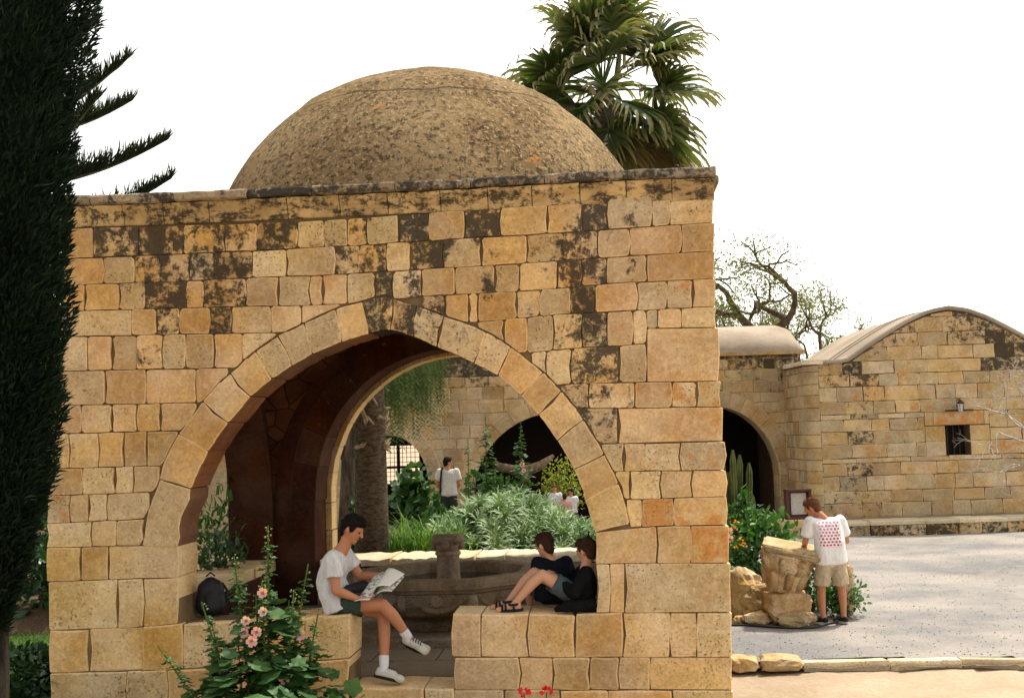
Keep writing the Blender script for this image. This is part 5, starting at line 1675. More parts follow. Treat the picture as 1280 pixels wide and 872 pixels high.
            st.tube([c0 - fd * .045 * s, base - fd * .01 * s], .014 * s, 6)
            st.build('strap', 'rubber', root, True)
        elif voxel < .012:
            lc = MB()
            for x_ in (.075, .10, .125, .148):
                c0 = hl + fd * x_ * s + up_ * (.060 - .17 * (x_ - .075)) * s
                lc.tube([c0 - sd_ * .022 * s, c0 + up_ * .006, c0 + sd_ * .022 * s + fd * .01], .0055 * s, 5)
            lc.build('lace', 'denim', root)
        if socks:
            k0, k1 = socks
            sk = MB(); sk.tube([A_ - up_ * .03 * s, A_ + (K_ - A_) * .08, A_ + (K_ - A_) * k1], [.042 * s, .042 * s, .046 * s], 14); remeshed(sk, 'sock', k0, root, .008, 2)
    for t in (-1, -.4, .4, 1):
        low.cap(Pm + wv * t * .088 * s * girth, .104 * s * girth, mid * .2 + Pm * .8 + wv * t * .08 * s * girth, .088 * s * girth)
    remeshed(body, 'body', skin, root, voxel, 2)
    remeshed(low, 'trousers' if leg > 1 else 'shorts', shorts, root, voxel * 1.2, 3, .009, 15)
    remeshed(top, 'jacket' if sleeve > 1.2 else 'shirt', shirt, root, voxel * 1.2, 3, .010, 13)
    # hair
    hr.ball(h - f * .024 * s + u * .026 * s, (.096 * s, .086 * s, .108 * s), 16, 12, rot)
    hr.ball(h + f * .030 * s + u * .074 * s, (.066 * s, .070 * s, .050 * s), 12, 8, rot)
    hr.ball(h - f * .058 * s - u * .045 * s, (.048 * s, .070 * s, .06 * s), 12, 8, rot)
    for q in (-1, 1): hr.ball(h + sd * q * .070 * s + f * .010 * s + u * .035 * s, (.04 * s, .020 * s, .05 * s), 8, 6, rot)
    ho = remeshed(hr, 'hair', hair, root, voxel, 1, .010 * s)
    if voxel < .012:                       # loose strands that break the outline
        me = ho.data; nv = len(me.vertices); co = np.zeros(nv * 3); no = np.zeros(nv * 3)
        me.vertices.foreach_get('co', co); me.vertices.foreach_get('normal', no); co = co.reshape(-1, 3); no = no.reshape(-1, 3)
        k_ = rng.integers(0, nv, 1500); cen = h + u * .09 * s
        away = co[k_] - cen; tg = away - no[k_] * np.sum(away * no[k_], 1, keepdims=True) + rng.normal(0, .02, (1500, 3))
        stn = scatter('strands', *NEEDLE, co[k_] - no[k_] * .002, tg + no[k_] * .018, no[k_], np.stack([rng.uniform(.018, .042, 1500) * s, np.full(1500, .005), np.ones(1500)], 1), hair, ho)
        stn['kind'] = 'stuff'
    for q in (-1, 1):
        MB().ball(h + f * .086 * s + sd * q * .032 * s + u * .008 * s, (.010 * s, .015 * s, .008 * s), 8, 6, rot).build('eye', 'eye', root, True)
    MB().ball(h + f * .086 * s - u * .056 * s, (.009 * s, .024 * s, .007 * s), 8, 6, rot).build('mouth', 'lip', root, True)
    return root

def rel(J, o):
    out = {}
    for k, v in J.items():
        out[k] = v if k in ('face', 'up', 'dL', 'dR', 'nL', 'nR') else (v[0] - o[0], v[1] - o[1], v[2] - o[2])
    return out

# ---- the man reading on the end of the left parapet
o_ = (-.50, .25, FLOOR)
J = dict(head=(-.385, .22, 1.755), face=(.84, -.22, -.50), neck=(-.462, .245, 1.615),
         sR=(-.535, .075, 1.525), sL=(-.515, .425, 1.535), mid=(-.60, .25, 1.30),
         eR=(-.50, .02, 1.245), wR=(-.335, .045, 1.175), eL=(-.385, .47, 1.31), wL=(-.195, .37, 1.325),
         dR=(.95, .15, -.12), nR=(.1, .3, .9), dL=(.9, -.25, .05), nL=(.2, -.3, -.8),
         hR=(-.535, .155, 1.115), hL=(-.535, .345, 1.115),
         kR=(-.125, .16, 1.095), aR=(.085, .27, .785), tR=(.275, .25, .665),
         kL=(-.155, .30, 1.015), aL=(-.125, .17, .545), tL=(.09, .10, .452))
human('person', 'man in white t-shirt and green shorts reading, seated on the left parapet end', rel(J, o_), pw(*o_), PYAW,
      skin='skin', hair='hair_black', socks=('sock', .24), voxel=.0085, girth=1.02, leg=.56, curl=.75)
# newspaper he holds
def bent_sheet(corners, bow, mat, name, parent, n=12, th=.003, curl=0.0):
    c00, c10, c11, c01 = (np.asarray(q, float) for q in corners)
    nn_ = nrm(np.cross(c10 - c00, c01 - c00))
    rows = []
    for j in range(n + 1):
        for i in range(n + 1):
            a, b = i / n, j / n
            q = (c00 * (1 - a) + c10 * a) * (1 - b) + (c01 * (1 - a) + c11 * a) * b
            q = q + nn_ * (bow * math.sin(math.pi * a) + curl * a * a * b)
            rows.append(q)
    m = len(rows)
    vv = rows + [q - nn_ * th for q in rows]
    fs = [(j * (n + 1) + i, j * (n + 1) + i + 1, (j + 1) * (n + 1) + i + 1, (j + 1) * (n + 1) + i) for j in range(n) for i in range(n)]
    fs += [(m + a, m + d, m + c, m + b) for a, b, c, d in fs]
    ed = [i for i in range(n + 1)] + [(j + 1) * (n + 1) - 1 for j in range(1, n + 1)] + [n * (n + 1) + i for i in range(n - 1, -1, -1)] + [j * (n + 1) for j in range(n - 1, 0, -1)]
    fs += [(ed[k], m + ed[k], m + ed[(k + 1) % len(ed)], ed[(k + 1) % len(ed)]) for k in range(len(ed))]
    mb = MB(); mb.add(vv, fs)
    return mb.build(name, mat, parent, True)
np_o = (-.18, .2, 1.2)
nw = thing('newspaper', 'open folded newspaper in the hands of the reading man', 'newspaper', pw(*np_o), PYAW)
Lc = lambda *q: [(a - np_o[0], b - np_o[1], c - np_o[2]) for a, b, c in q]
bent_sheet(Lc((-.315, .05, 1.165), (-.20, .03, 1.185), (-.135, .36, 1.36), (-.24, .39, 1.325)), .010, 'newsprint', 'page', nw)
bent_sheet(Lc((-.20, .03, 1.178), (-.035, .02, 1.275), (.035, .30, 1.365), (-.135, .36, 1.352)), .055, 'page', 'page', nw, curl=-.03)
bent_sheet(Lc((-.195, .05, 1.165), (-.02, .05, 1.225), (.04, .33, 1.315), (-.13, .37, 1.335)), .035, 'newsprint', 'page', nw)
bent_sheet(Lc((-.34, .0, 1.155), (-.21, -.02, 1.165), (-.19, .16, 1.19), (-.31, .18, 1.18)), .006, 'page', 'page', nw)
pch = MB(); pch.cap((-.05, -.08, 0), .055, (.05, .08, .02), .05)
po_ = (-.37, .24, 1.225)
o = remeshed(pch, 'waist_pouch', 'black_plastic', None, .012, 3)
o.location = pw(*po_); o.rotation_euler = (0, 0, PYAW)
tag(o, 'small black pouch on the lap of the reading man', 'pouch')

# ---- two boys on the right parapet
o_ = (1.55, .25, 1.02)
J = dict(head=(1.655, .27, 1.515), face=(-.80, .52, -.18), neck=(1.66, .27, 1.405),
         sR=(1.635, .42, 1.335), sL=(1.655, .12, 1.335), mid=(1.645, .26, 1.20),
         eR=(1.50, .47, 1.20), wR=(1.40, .36, 1.28), eL=(1.545, .06, 1.17), wL=(1.425, .16, 1.265), dL=(-.55, .4, .6), dR=(-.5, -.3, .5), nL=(-.5, .3, -.6), nR=(-.5, 0, -.7),
         hR=(1.60, .33, 1.105), hL=(1.60, .19, 1.105),
         kL=(1.275, .155, 1.325), aL=(1.03, .155, 1.085), tL=(.85, .15, 1.03),
         kR=(1.195, .33, 1.325), aR=(.965, .31, 1.085), tR=(.79, .30, 1.03))
human('person', 'boy in black jacket and grey shorts leaning against the right jamb, sandals on', rel(J, o_), pw(*o_), PYAW, s=.86,
      skin='skin_boy', hair='hair_brown', shirt='black_cloth', shorts='denim', sleeve=1.3, leg=.68, sandals=True, voxel=.008, loose=1.08)
jk = MB(); jk.cap((-.12, -.06, .05), .05, (.12, -.02, .05), .06); jk.cap((-.2, -.08, .03), .03, (-.02, -.08, .04), .04)
o = remeshed(jk, 'dark_jacket_bundle', 'black_cloth', None, .012, 3, .006)
o.location = pw(1.60, .10, 1.02); o.rotation_euler = (0, 0, PYAW)
tag(o, 'black cloth bundle lying beside the boy at the jamb', 'jacket')

o_ = (1.36, .42, 1.02)
J = dict(head=(1.285, .44, 1.555), face=(-.78, .55, -.22), neck=(1.325, .45, 1.45),
         sR=(1.47, .50, 1.385), sL=(1.22, .40, 1.40), mid=(1.36, .42, 1.24),
         eR=(1.53, .60, 1.20), wR=(1.42, .72, 1.12), eL=(1.19, .56, 1.22), wL=(1.20, .74, 1.16),
         hR=(1.42, .45, 1.12), hL=(1.29, .41, 1.12),
         kL=(1.13, .68, 1.21), aL=(1.13, .78, .86), tL=(1.10, .95, .80), kR=(1.36, .78, 1.18), aR=(1.36, .82, .82), tR=(1.34, 1.0, .76))
human('person', 'boy in dark navy jacket with his back turned, seated left of the other boy', rel(J, o_), pw(*o_), PYAW, s=.84,
      skin='skin_boy', hair='hair_brown', shirt='navy', shorts='denim', sleeve=1.3, leg=.7, shoe='shoe', voxel=.009, loose=1.08)

# ---- the man in the dotted shirt by the ruins
J = dict(head=(-.185, .09, 1.475), face=(-.78, .50, -.36), neck=(-.105, .045, 1.385),
         sL=(-.235, .03, 1.295), sR=(.165, .06, 1.30), mid=(-.005, -.015, 1.06),
         eL=(-.300, .06, 1.035), wL=(-.25, .30, .97), eR=(.245, .10, 1.035), wR=(.10, .30, .99),
         hL=(-.085, 0, .82), hR=(.095, .01, .82),
         kL=(-.125, .02, .455), aL=(-.13, -.01, .085), tL=(-.27, .13, .03), kR=(.13, .03, .455), aR=(.135, .0, .085), tR=(.06, .17, .03))
human('person', 'man in dotted white t-shirt and beige shorts standing on the gravel by the ruins', J, (3.985, 15.5, 0.0), 0.0, s=.95,
      skin='skin', hair='hair_auburn', shirt='dotted', shorts='khaki', sleeve=.74, leg=.92, shoe='rubber', sole='pale_sole', voxel=.010, loose=1.12, girth=1.08)

# ---- people in the garden beyond
def standing(h=1.72, face=(0, 1, 0), lean=0.0):
    s = h / 1.75
    q = dict(head=(0, .02, 1.62), face=face, neck=(0, 0, 1.49), sL=(-.19, 0, 1.42), sR=(.19, 0, 1.42), mid=(0, .0, 1.15), eL=(-.25, .02, 1.13), wL=(-.20, .2, 1.0),
             eR=(.25, .02, 1.13), wR=(.18, .22, 1.05), hL=(-.09, 0, .93), hR=(.09, 0, .93), kL=(-.10, .02, .50), aL=(-.10, 0, .085), tL=(-.12, .18, .03),
             kR=(.10, .02, .50), aR=(.10, 0, .085), tR=(.12, .18, .03))
    return {k: (v if k == 'face' else tuple(np.array(v) * s)) for k, v in q.items()}
bm_ = human('person', 'man in cream shirt with a dark shoulder strap, back turned beyond the garden', standing(1.74, (.8, .5, -.1)), (-1.52, 27.0, .33), R(-6), s=.98,
      hair='hair_black', shirt='cream_shirt', shorts='dark_trousers', leg=1.5, sleeve=.7, voxel=.016, fingers=False, loose=1.12, shoe='rubber')
MB().tube([(-.13, .03, 1.50), (-.13, -.11, 1.42), (-.145, -.135, 1.25), (-.16, -.13, 1.0), (-.20, -.06, .84)], .022, 6).build('strap', 'rubber', bm_)
human('person', 'fair-haired child in white top seen past the succulents', standing(1.08, (.2, -1, -.1)), (.82, 26.0, .33), 0, s=.66, skin='skin_boy', hair='hair_auburn',
      shirt='white_shirt', shorts='denim', voxel=.018, fingers=False, leg=.7)
human('person', 'dark-haired person in pink and white in front of the dark arch', standing(.96, (0, 1, -.1)), (1.00, 25.2, .30), 0, s=.62, skin='skin_boy', hair='hair_brown',
      shirt='pink_cloth', shorts='white_shirt', voxel=.018, fingers=False, leg=.7)
human('person', 'person in white top at the right edge of the arch beyond', standing(1.02, (-.6, -.6, -.1)), (1.16, 25.8, .31), 0, s=.64, skin='skin', hair='hair_black',
      shirt='white_shirt', shorts='dark_trousers', voxel=.018, fingers=False, leg=1.5)

# ---- black rucksack in the left corner of the opening
bk = MB()
bk.cap((0, 0, .07), .10, (0.0, .01, .24), .085); bk.cap((-.05, .0, .07), .09, (-.04, .0, .22), .08); bk.cap((.05, 0, .07), .09, (.04, .0, .22), .08)
bk.cap((0, -.06, .06), .07, (0, -.05, .16), .06)
bag = thing('rucksack', 'black rucksack tucked behind the left jamb on the parapet', 'rucksack', pw(-1.735, .40, 1.02), PYAW + R(20))
remeshed(bk, 'bag', 'black_plastic', bag, .012, 4, .004)
MB().tube([(.10, .03, .26), (.14, .0, .20), (.145, -.01, .10), (.11, .0, .03)], .012, 6).build('strap', 'rubber', bag, True)
MB().tube([(-.04, .03, .325), (0, .03, .36), (.04, .03, .325)], .008, 6).build('handle', 'rubber', bag, True)


# ================================================================== RUINS, CACTUS, HOSE
def rock(name, label, loc, size, seed, rotz=0.0, rough=.30, flat=.3, mat='rubble', cat='rock', group=None, tilt=(0, 0)):
    me = rock_mesh(name, size, seed, mat, rough, 4, flat)
    o = link(name, me, None, loc, (tilt[0], tilt[1], rotz))
    tag(o, label, cat, group); o['stain'] = .12; o['rust'] = .2
    return o

rock('boulder', 'rounded tan boulder against the corner of the pavilion wall', (2.98, 16.3, .30), (.52, .62, .72), 3, .4, .25, .25)
rock('stone_block', 'broken squared stone block under the carved capital', (3.45, 15.75, .20), (.62, .55, .44), 5, .1, .16, .75)
rock('foot_stone', 'flat lower stone jutting from under the broken block', (3.52, 15.55, .07), (.50, .36, .22), 8, -.2, .25, .5)
rock('backing_stone', 'rough stone wedged behind the block under the capital', (3.12, 16.1, .24), (.46, .42, .46), 9, .7, .35, .3)
rock('backing_stone', 'upright reddish stone on the gravel behind the standing man', (4.30, 15.98, .38), (.20, .26, .74), 15, .2, .2, .5)
k = 0
for (x_, y_, sx, sy, sz, lb) in [(3.06, 15.72, .36, .20, .14, 'long flat broken stone in front of the boulder'), (2.84, 15.80, .16, .15, .11, 'small pale stone nearest the pavilion wall'),
                                 (3.14, 15.92, .19, .17, .16, 'fist-sized stone leaning between boulder and block'), (3.26, 16.0, .16, .15, .12, 'small brown stone beside the block'),
                                 (3.02, 16.0, .22, .18, .18, 'small rubble stone under the boulder'), (3.30, 15.70, .12, .10, .09, 'little stone at the left foot of the block'),
                                 (3.68, 15.60, .14, .12, .10, 'little stone at the right foot of the block')]:
    rock('rubble_stone', lb, (x_, y_, sz * .42), (sx, sy, sz), 20 + k, k * .9, .35, .3, cat='stone', group='loose stones among the ruins'); k += 1

# the carved capital lies tilted on the block
capi = thing('carved_capital', 'weathered carved column capital lying tilted on a stone block', 'capital', (3.42, 15.78, .42))
capi.rotation_euler = (R(6), R(11), R(-12))
cm = MB()
nr, na = 26, 40
vv = []
for i in range(nr + 1):
    t = i / nr; z_ = t * .50
    r_ = .225 + .12 * t ** 1.8
    for j in range(na):
        a = 2 * math.pi * j / na
        # two tiers of leaves carved in the bell
        lob = .022 * max(0, math.cos(a * 8)) * math.exp(-((t - .25) / .16) ** 2) + .034 * max(0, math.cos(a * 8 + math.pi)) * math.exp(-((t - .62) / .15) ** 2)
        q = Vector((math.cos(a), math.sin(a), z_ * 2))
        r2 = r_ + lob + .028 * mnoise.fractal(q * 2.6, 1, 2, 4)
        vv.append((r2 * math.cos(a), r2 * math.sin(a), z_))
cm.add(vv, [(i * na + j, i * na + (j + 1) % na, (i + 1) * na + (j + 1) % na, (i + 1) * na + j) for i in range(nr) for j in range(na)] + [tuple(range(na - 1, -1, -1)), tuple(nr * na + j for j in range(na))])
cm.build('bell', 'rubble', capi, True)
me = rock_mesh('abacus', (.80, .70, .15), 31, 'rubble', .12, 4, .85); ab = link('abacus', me, capi, (.03, 0, .535))
for j in range(8):
    a = 2 * math.pi * j / 8 + .2
    lf = MB(); lf.tube([(.225 * math.cos(a), .225 * math.sin(a), .06), (.245 * math.cos(a), .245 * math.sin(a), .18), (.30 * math.cos(a), .30 * math.sin(a), .245), (.325 * math.cos(a), .325 * math.sin(a), .22)], [.055, .06, .045, .02], 8)
    lf.build('carved_leaf', 'rubble', capi, True)
    a += math.pi / 8
    lf = MB(); lf.tube([(.25 * math.cos(a), .25 * math.sin(a), .26), (.285 * math.cos(a), .285 * math.sin(a), .37), (.345 * math.cos(a), .345 * math.sin(a), .425), (.37 * math.cos(a), .37 * math.sin(a), .39)], [.05, .055, .045, .02], 8)
    lf.build('carved_leaf', 'rubble', capi, True)
for o in [capi] + list(capi.children):
    if o.type == 'MESH': o['stain'] = .15; o['rust'] = .35

# black hose on the ground
pts = [(2.55, 15.55, .02), (2.85, 15.50, .022), (3.15, 15.24, .022), (3.45, 15.10, .022), (3.70, 15.14, .022), (3.86, 15.32, .03), (3.99, 15.42, .03), (4.10, 15.62, .025)]
hp = []
for i in range(len(pts) - 1):
    for t in (0, .25, .5, .75): hp.append(np.array(pts[i]) * (1 - t) + np.array(pts[i + 1]) * t)
for _ in range(3): hp = [hp[0]] + [(hp[i - 1] + hp[i] * 2 + hp[i + 1]) / 4 for i in range(1, len(hp) - 1)] + [hp[-1]]
tag(MB().tube(hp, .014, 8).build('hose', 'rubber', None, True), 'thin black hose lying across the gravel at the foot of the ruins', 'hose')

# columnar cactus
cac = thing('columnar_cactus', 'tall clump of slender columnar cactus stems beside the pavilion corner', 'cactus', (3.30, 18.0, 0.0))
for i, (dx, dy, hh) in enumerate([(-.16, 0, 2.10), (-.05, -.08, 2.20), (.04, .06, 2.12), (.12, -.05, 2.0), (-.10, .12, 1.86), (.18, .08, 1.55), (-.22, .10, 1.75), (-.02, .16, 1.98)]):
    mb = MB(); n_ = 14; vv = []
    for k in range(15):
        t = k / 14
        for q in range(n_):
            a = 2 * math.pi * q / n_
            r_ = (.050 if q % 2 == 0 else .032) * (1 if t < .93 else math.sqrt(max(0, 1 - ((t - .93) / .075) ** 2)))
            vv.append((dx * (1 + .25 * t) + r_ * math.cos(a) + .02 * math.sin(t * 5 + i), dy * (1 + .2 * t) + r_ * math.sin(a), hh * t))
    mb.add(vv, [(k * n_ + q, k * n_ + (q + 1) % n_, (k + 1) * n_ + (q + 1) % n_, (k + 1) * n_ + q) for k in range(14) for q in range(n_)])
    mb.build('stem', 'cactus', cac)


# ================================================================== PLANTS
def bush(name, label, loc, size, n, leaf, mat, tmpl=OVAL, aspect=.5, cat='shrub', group=None, seed=0, stems=True, up=.2, hollow=.45, lumps=5):
    """an uneven shrub: leaves in the shell of several lumps, stems within"""
    r_ = np.random.default_rng(seed + 100)
    root = thing(name, label, cat, loc, 0, group)
    cs = r_.normal(0, .42, (lumps, 3)) * np.array([.55, .55, .38]); cs[:, 2] = np.abs(cs[:, 2]) * .9 + .45
    rs = r_.uniform(.32, .62, lumps)
    k = r_.integers(0, lumps, n)
    d = r_.normal(0, 1, (n, 3)); d /= np.linalg.norm(d, axis=1, keepdims=True)
    rad = rs[k] * (hollow + (1 - hollow) * r_.random(n) ** .5)
    P = cs[k] + d * rad[:, None]
    P[:, 2] = np.abs(P[:, 2])
    P = P * np.array([size[0] / 2 / .85, size[1] / 2 / .85, size[2] / 1.25])
    X = d * .7 + r_.normal(0, .5, (n, 3)) + np.array([0, 0, up])
    Z = np.array([0, 0, 1.]) + r_.normal(0, .55, (n, 3)) + d * .4
    L = leaf * r_.uniform(.6, 1.3, n)
    scatter('foliage', *tmpl, P, X, Z, np.stack([L, L * aspect * 2, L], 1), mat, root, r_.random(n))
    if stems:
        mb = MB()
        for i in range(7):
            e = cs[i % lumps] * np.array([size[0] / 2 / .85, size[1] / 2 / .85, size[2] / 1.25])
            mb.tube([(r_.uniform(-.05, .05), r_.uniform(-.05, .05), -.05), e * .5 + r_.normal(0, .03, 3), e], [.018, .012, .005], 5)
        mb.build('stem', 'bark', root)
    return root

def hollyhock(name, label, loc, stems, seed=0, leaf=.16, group=None, basal=40, flowers=(), spread=.3, dens=26, bz=(.06, .75)):
    """stems: (dx, dy, height, lean_x, lean_y)"""
    r_ = np.random.default_rng(seed + 300)
    root = thing(name, label, 'hollyhock', loc, 0, group)
    for (dx, dy, hh, lx, ly) in stems:
        path = [(dx + lx * t ** 1.4, dy + ly * t ** 1.4, hh * t) for t in np.linspace(0, 1, 10)]
        st = MB().tube(path, [.013 * (1 - .75 * t) + .002 for t in np.linspace(0, 1, 10)], 6).build('stem', 'stem', root)
        pa = np.array(path)
        # leaves, smaller towards the top
        n = int(hh * dens)
        t = r_.uniform(.08, .93, n); az = r_.uniform(0, 2 * math.pi, n)
        B_ = np.stack([np.interp(t, np.linspace(0, 1, 10), pa[:, q]) for q in range(3)], 1)
        size = leaf * (1.15 - .85 * t) * r_.uniform(.7, 1.25, n)
        out = np.stack([np.cos(az), np.sin(az), r_.uniform(-.1, .5, n)], 1)
        P = B_ + out * (size * .55)[:, None]
        scatter('foliage', *LOBED, P, out + np.array([0, 0, -.45]), np.stack([out[:, 0] * .8, out[:, 1] * .8, np.ones(n) * .9], 1) + r_.normal(0, .25, (n, 3)), size, 'hollyhock', st)
        # leaf stalks
        mb = MB()
        for q in range(n): mb.tube([B_[q], P[q]], .003, 3, cap=False)
        mb.build('leaf_stalk', 'stem', st, fix=False)['kind'] = 'stuff'
        # buds on the spike
        n = int(hh * 26)
        t = r_.uniform(.55, 1.0, n); az = r_.uniform(0, 2 * math.pi, n)
        B_ = np.stack([np.interp(t, np.linspace(0, 1, 10), pa[:, q]) for q in range(3)], 1)
        out = np.stack([np.cos(az), np.sin(az), np.full(n, .5)], 1)
        P = B_ + out * .022
        bs = (.034 * (1.25 - .75 * t)) * r_.uniform(.8, 1.3, n)
        bt = ([(-.5, 0, 0), (0, .45, 0), (0, 0, .45), (0, -.45, 0), (0, 0, -.45), (.6, 0, 0)], [(0, 2, 1), (0, 3, 2), (0, 4, 3), (0, 1, 4), (5, 1, 2), (5, 2, 3), (5, 3, 4), (5, 4, 1)])
        scatter('bud', *bt, P, out, unit(n), bs, 'bud', st, smooth=True)['kind'] = 'stuff'
    if basal:
        n = basal
        az = r_.uniform(0, 2 * math.pi, n); rr_ = spread * np.sqrt(r_.random(n)); hz = r_.uniform(*bz, n) * (1.1 - rr_ / spread * .55)
        out = np.stack([np.cos(az), np.sin(az), r_.uniform(-.1, .3, n)], 1)
        P = np.stack([np.cos(az) * rr_, np.sin(az) * rr_, hz], 1)
        scatter('basal_leaves', *LOBED, P, out + np.array([0, 0, -.3]), np.stack([out[:, 0] * .7, out[:, 1] * .7, np.ones(n)], 1) + r_.normal(0, .3, (n, 3)), leaf * r_.uniform(.9, 1.6, n), 'hollyhock', root)
    for (fx, fy, fz, fs) in flowers:
        n = 5
        dirv = nrm((fx * .5 + r_.uniform(-.3, .3), -1, .15 + r_.uniform(-.2, .3)))
        _, a_, b_ = basis(dirv)
        ang = np.linspace(0, 2 * math.pi, n, endpoint=False)
        X = np.array([a_ * math.cos(t) + b_ * math.sin(t) + dirv * .35 for t in ang])
        fl = scatter('flower', *PETAL, np.repeat([[fx, fy, fz]], n, 0), X, np.repeat([dirv], n, 0), np.full(n, fs), 'pink', root)
        MB().ball((fx + dirv[0] * .012, fy + dirv[1] * .012, fz + dirv[2] * .012), .010, 6, 5).build('flower_centre', 'bud', fl, True)
    return root

# foreground hollyhock before the left parapet
hollyhock('hollyhock', 'pink-flowered hollyhock in front of the left parapet', (-1.88, 9.0, -.10),
          [(.0, 0, 2.02, .02, .02), (.05, .06, 1.72, .25, .04), (-.10, .03, 1.80, -.14, .0), (-.15, -.02, 1.48, -.32, -.02), (-.2, -.04, 1.18, -.58, -.05), (.10, -.04, 1.55, .12, -.03), (.02, -.08, 1.62, -.03, -.02), (-.05, .08, 1.5, -.05, .03), (.16, .02, 1.36, .22, .0), (-.22, .04, 1.3, -.2, .02), (.08, .1, 1.45, .06, .05)],
          1, .12, None, 480, [(.035, -.24, 1.42, .042), (-.10, -.22, 1.36, .04), (-.02, -.24, 1.28, .045), (.02, -.20, 1.55, .045), (-.06, -.24, 1.22, .05), (.25, -.02, 1.22, .05), (-.14, -.08, 1.25, .045), (.16, -.13, .92, .05)], .52, 120, (.40, 1.45))
yl = scatter('yellow_leaf', *LOBED, np.array([[-1.86, 8.74, .70], [-1.90, 8.76, .66]]), np.array([[.3, -.5, -.6], [-.6, -.3, -.5]]), np.array([[.2, -1, .6], [-.2, -1, .5]]), np.array([.12, .10]), 'yellow_leaf', None)
tag(yl, 'pair of yellowed leaves low on the foreground hollyhock', 'leaf')
# ground-hugging leaves at its right foot
bush('hollyhock_leaves', 'clump of broad hollyhock leaves at the foot of the left parapet end', (-1.42, 9.05, -.10), (.75, .7, .95), 220, .15, 'hollyhock', LOBED, .5, 'hollyhock', seed=41, hollow=.3)

# red geraniums below the right parapet
ger = thing('geranium', 'red geranium heads just showing below the right parapet', 'geranium', (.10, 9.0, -.10))
for gx_, gz_ in ((-.09, .735), (.075, .735)):
    MB().tube([(gx_ * .4, 0, 0), (gx_ * .8, 0, .4), (gx_, 0, gz_)], .006, 5).build('stem', 'stem', ger)
    d = unit(26, -.2, 1)
    scatter('flower_head', *PETAL, np.array([gx_, 0, gz_]) + d * .022, d, unit(26), np.full(26, .030), 'red', ger)
dd = unit(60, .0, .6)
scatter('foliage', *LOBED, np.stack([rng.normal(0, .14, 60), rng.normal(0, .1, 60), rng.uniform(.05, .45, 60)], 1), dd, np.array([0, 0, 1.]) + unit(60) * .4, rng.uniform(.05, .09, 60), 'hollyhock', ger)

# ---- tall hollyhocks behind the pavilion
for i, (x_, y_, hh, lb) in enumerate([(-.80, 20, 2.18, 'thin tall hollyhock spike nearest the man in cream'), (-.50, 20.1, 2.52, 'tall dark leafy hollyhock spike left of the arch beyond'),
                                      (.08, 20.0, 2.42, 'tall hollyhock spike with a pink flower before the dark arch')]):
    fl = [(.02, -.08, 1.70, .055), (.05, -.08, 1.60, .045)] if i == 2 else []
    stm = [(0, 0, hh, .02, 0)] + ([(.06, .05, hh * .72, .10, 0), (-.08, .02, hh * .62, -.14, 0)] if i else [(-.03, .03, hh * .5, -.1, 0)])
    hollyhock('hollyhock', lb, (x_, y_, .32), stm, 10 + i, .20 if i else .15, 'hollyhocks in the garden bed', 40 if i else 16, fl, .35, 46 if i else 24)

# ---- succulent mass
suc = thing('succulent_bush', 'broad mass of pale green spiky succulent rosettes behind the back parapet', 'succulent', (0, 19.0, .32))
r_ = np.random.default_rng(5)
Pp, Xx, Zz, Ss, Tt = [], [], [], [], []
for i in range(190):
    a = r_.uniform(-1.45, 1.75); b = r_.uniform(-1.0, .9)
    hmax = float(np.interp(a, [-1.5, -1.0, -.5, .2, .7, 1.2, 1.75], [.55, .90, 1.12, 1.17, .80, .52, .40]))
    hz = hmax * (1 - .55 * max(0, -b) ** 1.2) * r_.uniform(.78, 1.0)
    c_ = np.array([a, b, hz]); ax = nrm((a * .15 + r_.normal(0, .35), -.55 + r_.normal(0, .35), .9))
    _, s1, s2 = basis(ax)
    nl_ = r_.integers(20, 30); size = r_.uniform(.20, .34); tt = r_.random()
    for q in range(nl_):
        t = q * 2.399; el = .12 + 1.15 * (q / nl_)
        out = s1 * math.cos(t) + s2 * math.sin(t)
        Pp.append(c_ + out * .015); Xx.append(out * math.cos(el) + ax * math.sin(el)); Zz.append(ax * math.cos(el) - out * math.sin(el))
        L = size * r_.uniform(.75, 1.15); Ss.append((L, .034 * r_.uniform(.8, 1.3), L * 1.4)); Tt.append(np.clip(tt * .5 + r_.random() * .5, 0, 1))
scatter('rosettes', *STRAP, Pp, Xx, Zz, Ss, 'succulent', suc, np.array(Tt))
mb = MB()
for i in range(26):
    a = r_.uniform(-1.3, 1.6); b = r_.uniform(-.7, .7)
    mb.tube([(a * .7, b * .7, -.05), (a * .9, b, .4), (a, b, .7)], [.03, .025, .015], 5)
mb.build('stem', 'bark', suc)
fill = r_.uniform(-1, 1, (1500, 3)) * np.array([1.4, .8, .32]) + np.array([.1, .1, .45])
scatter('inner_foliage', *STRAP, fill, r_.normal(0, 1, (1500, 3)), r_.normal(0, 1, (1500, 3)), np.stack([np.full(1500, .26), np.full(1500, .035), np.full(1500, .3)], 1), 'succulent', suc, np.full(1500, .1))

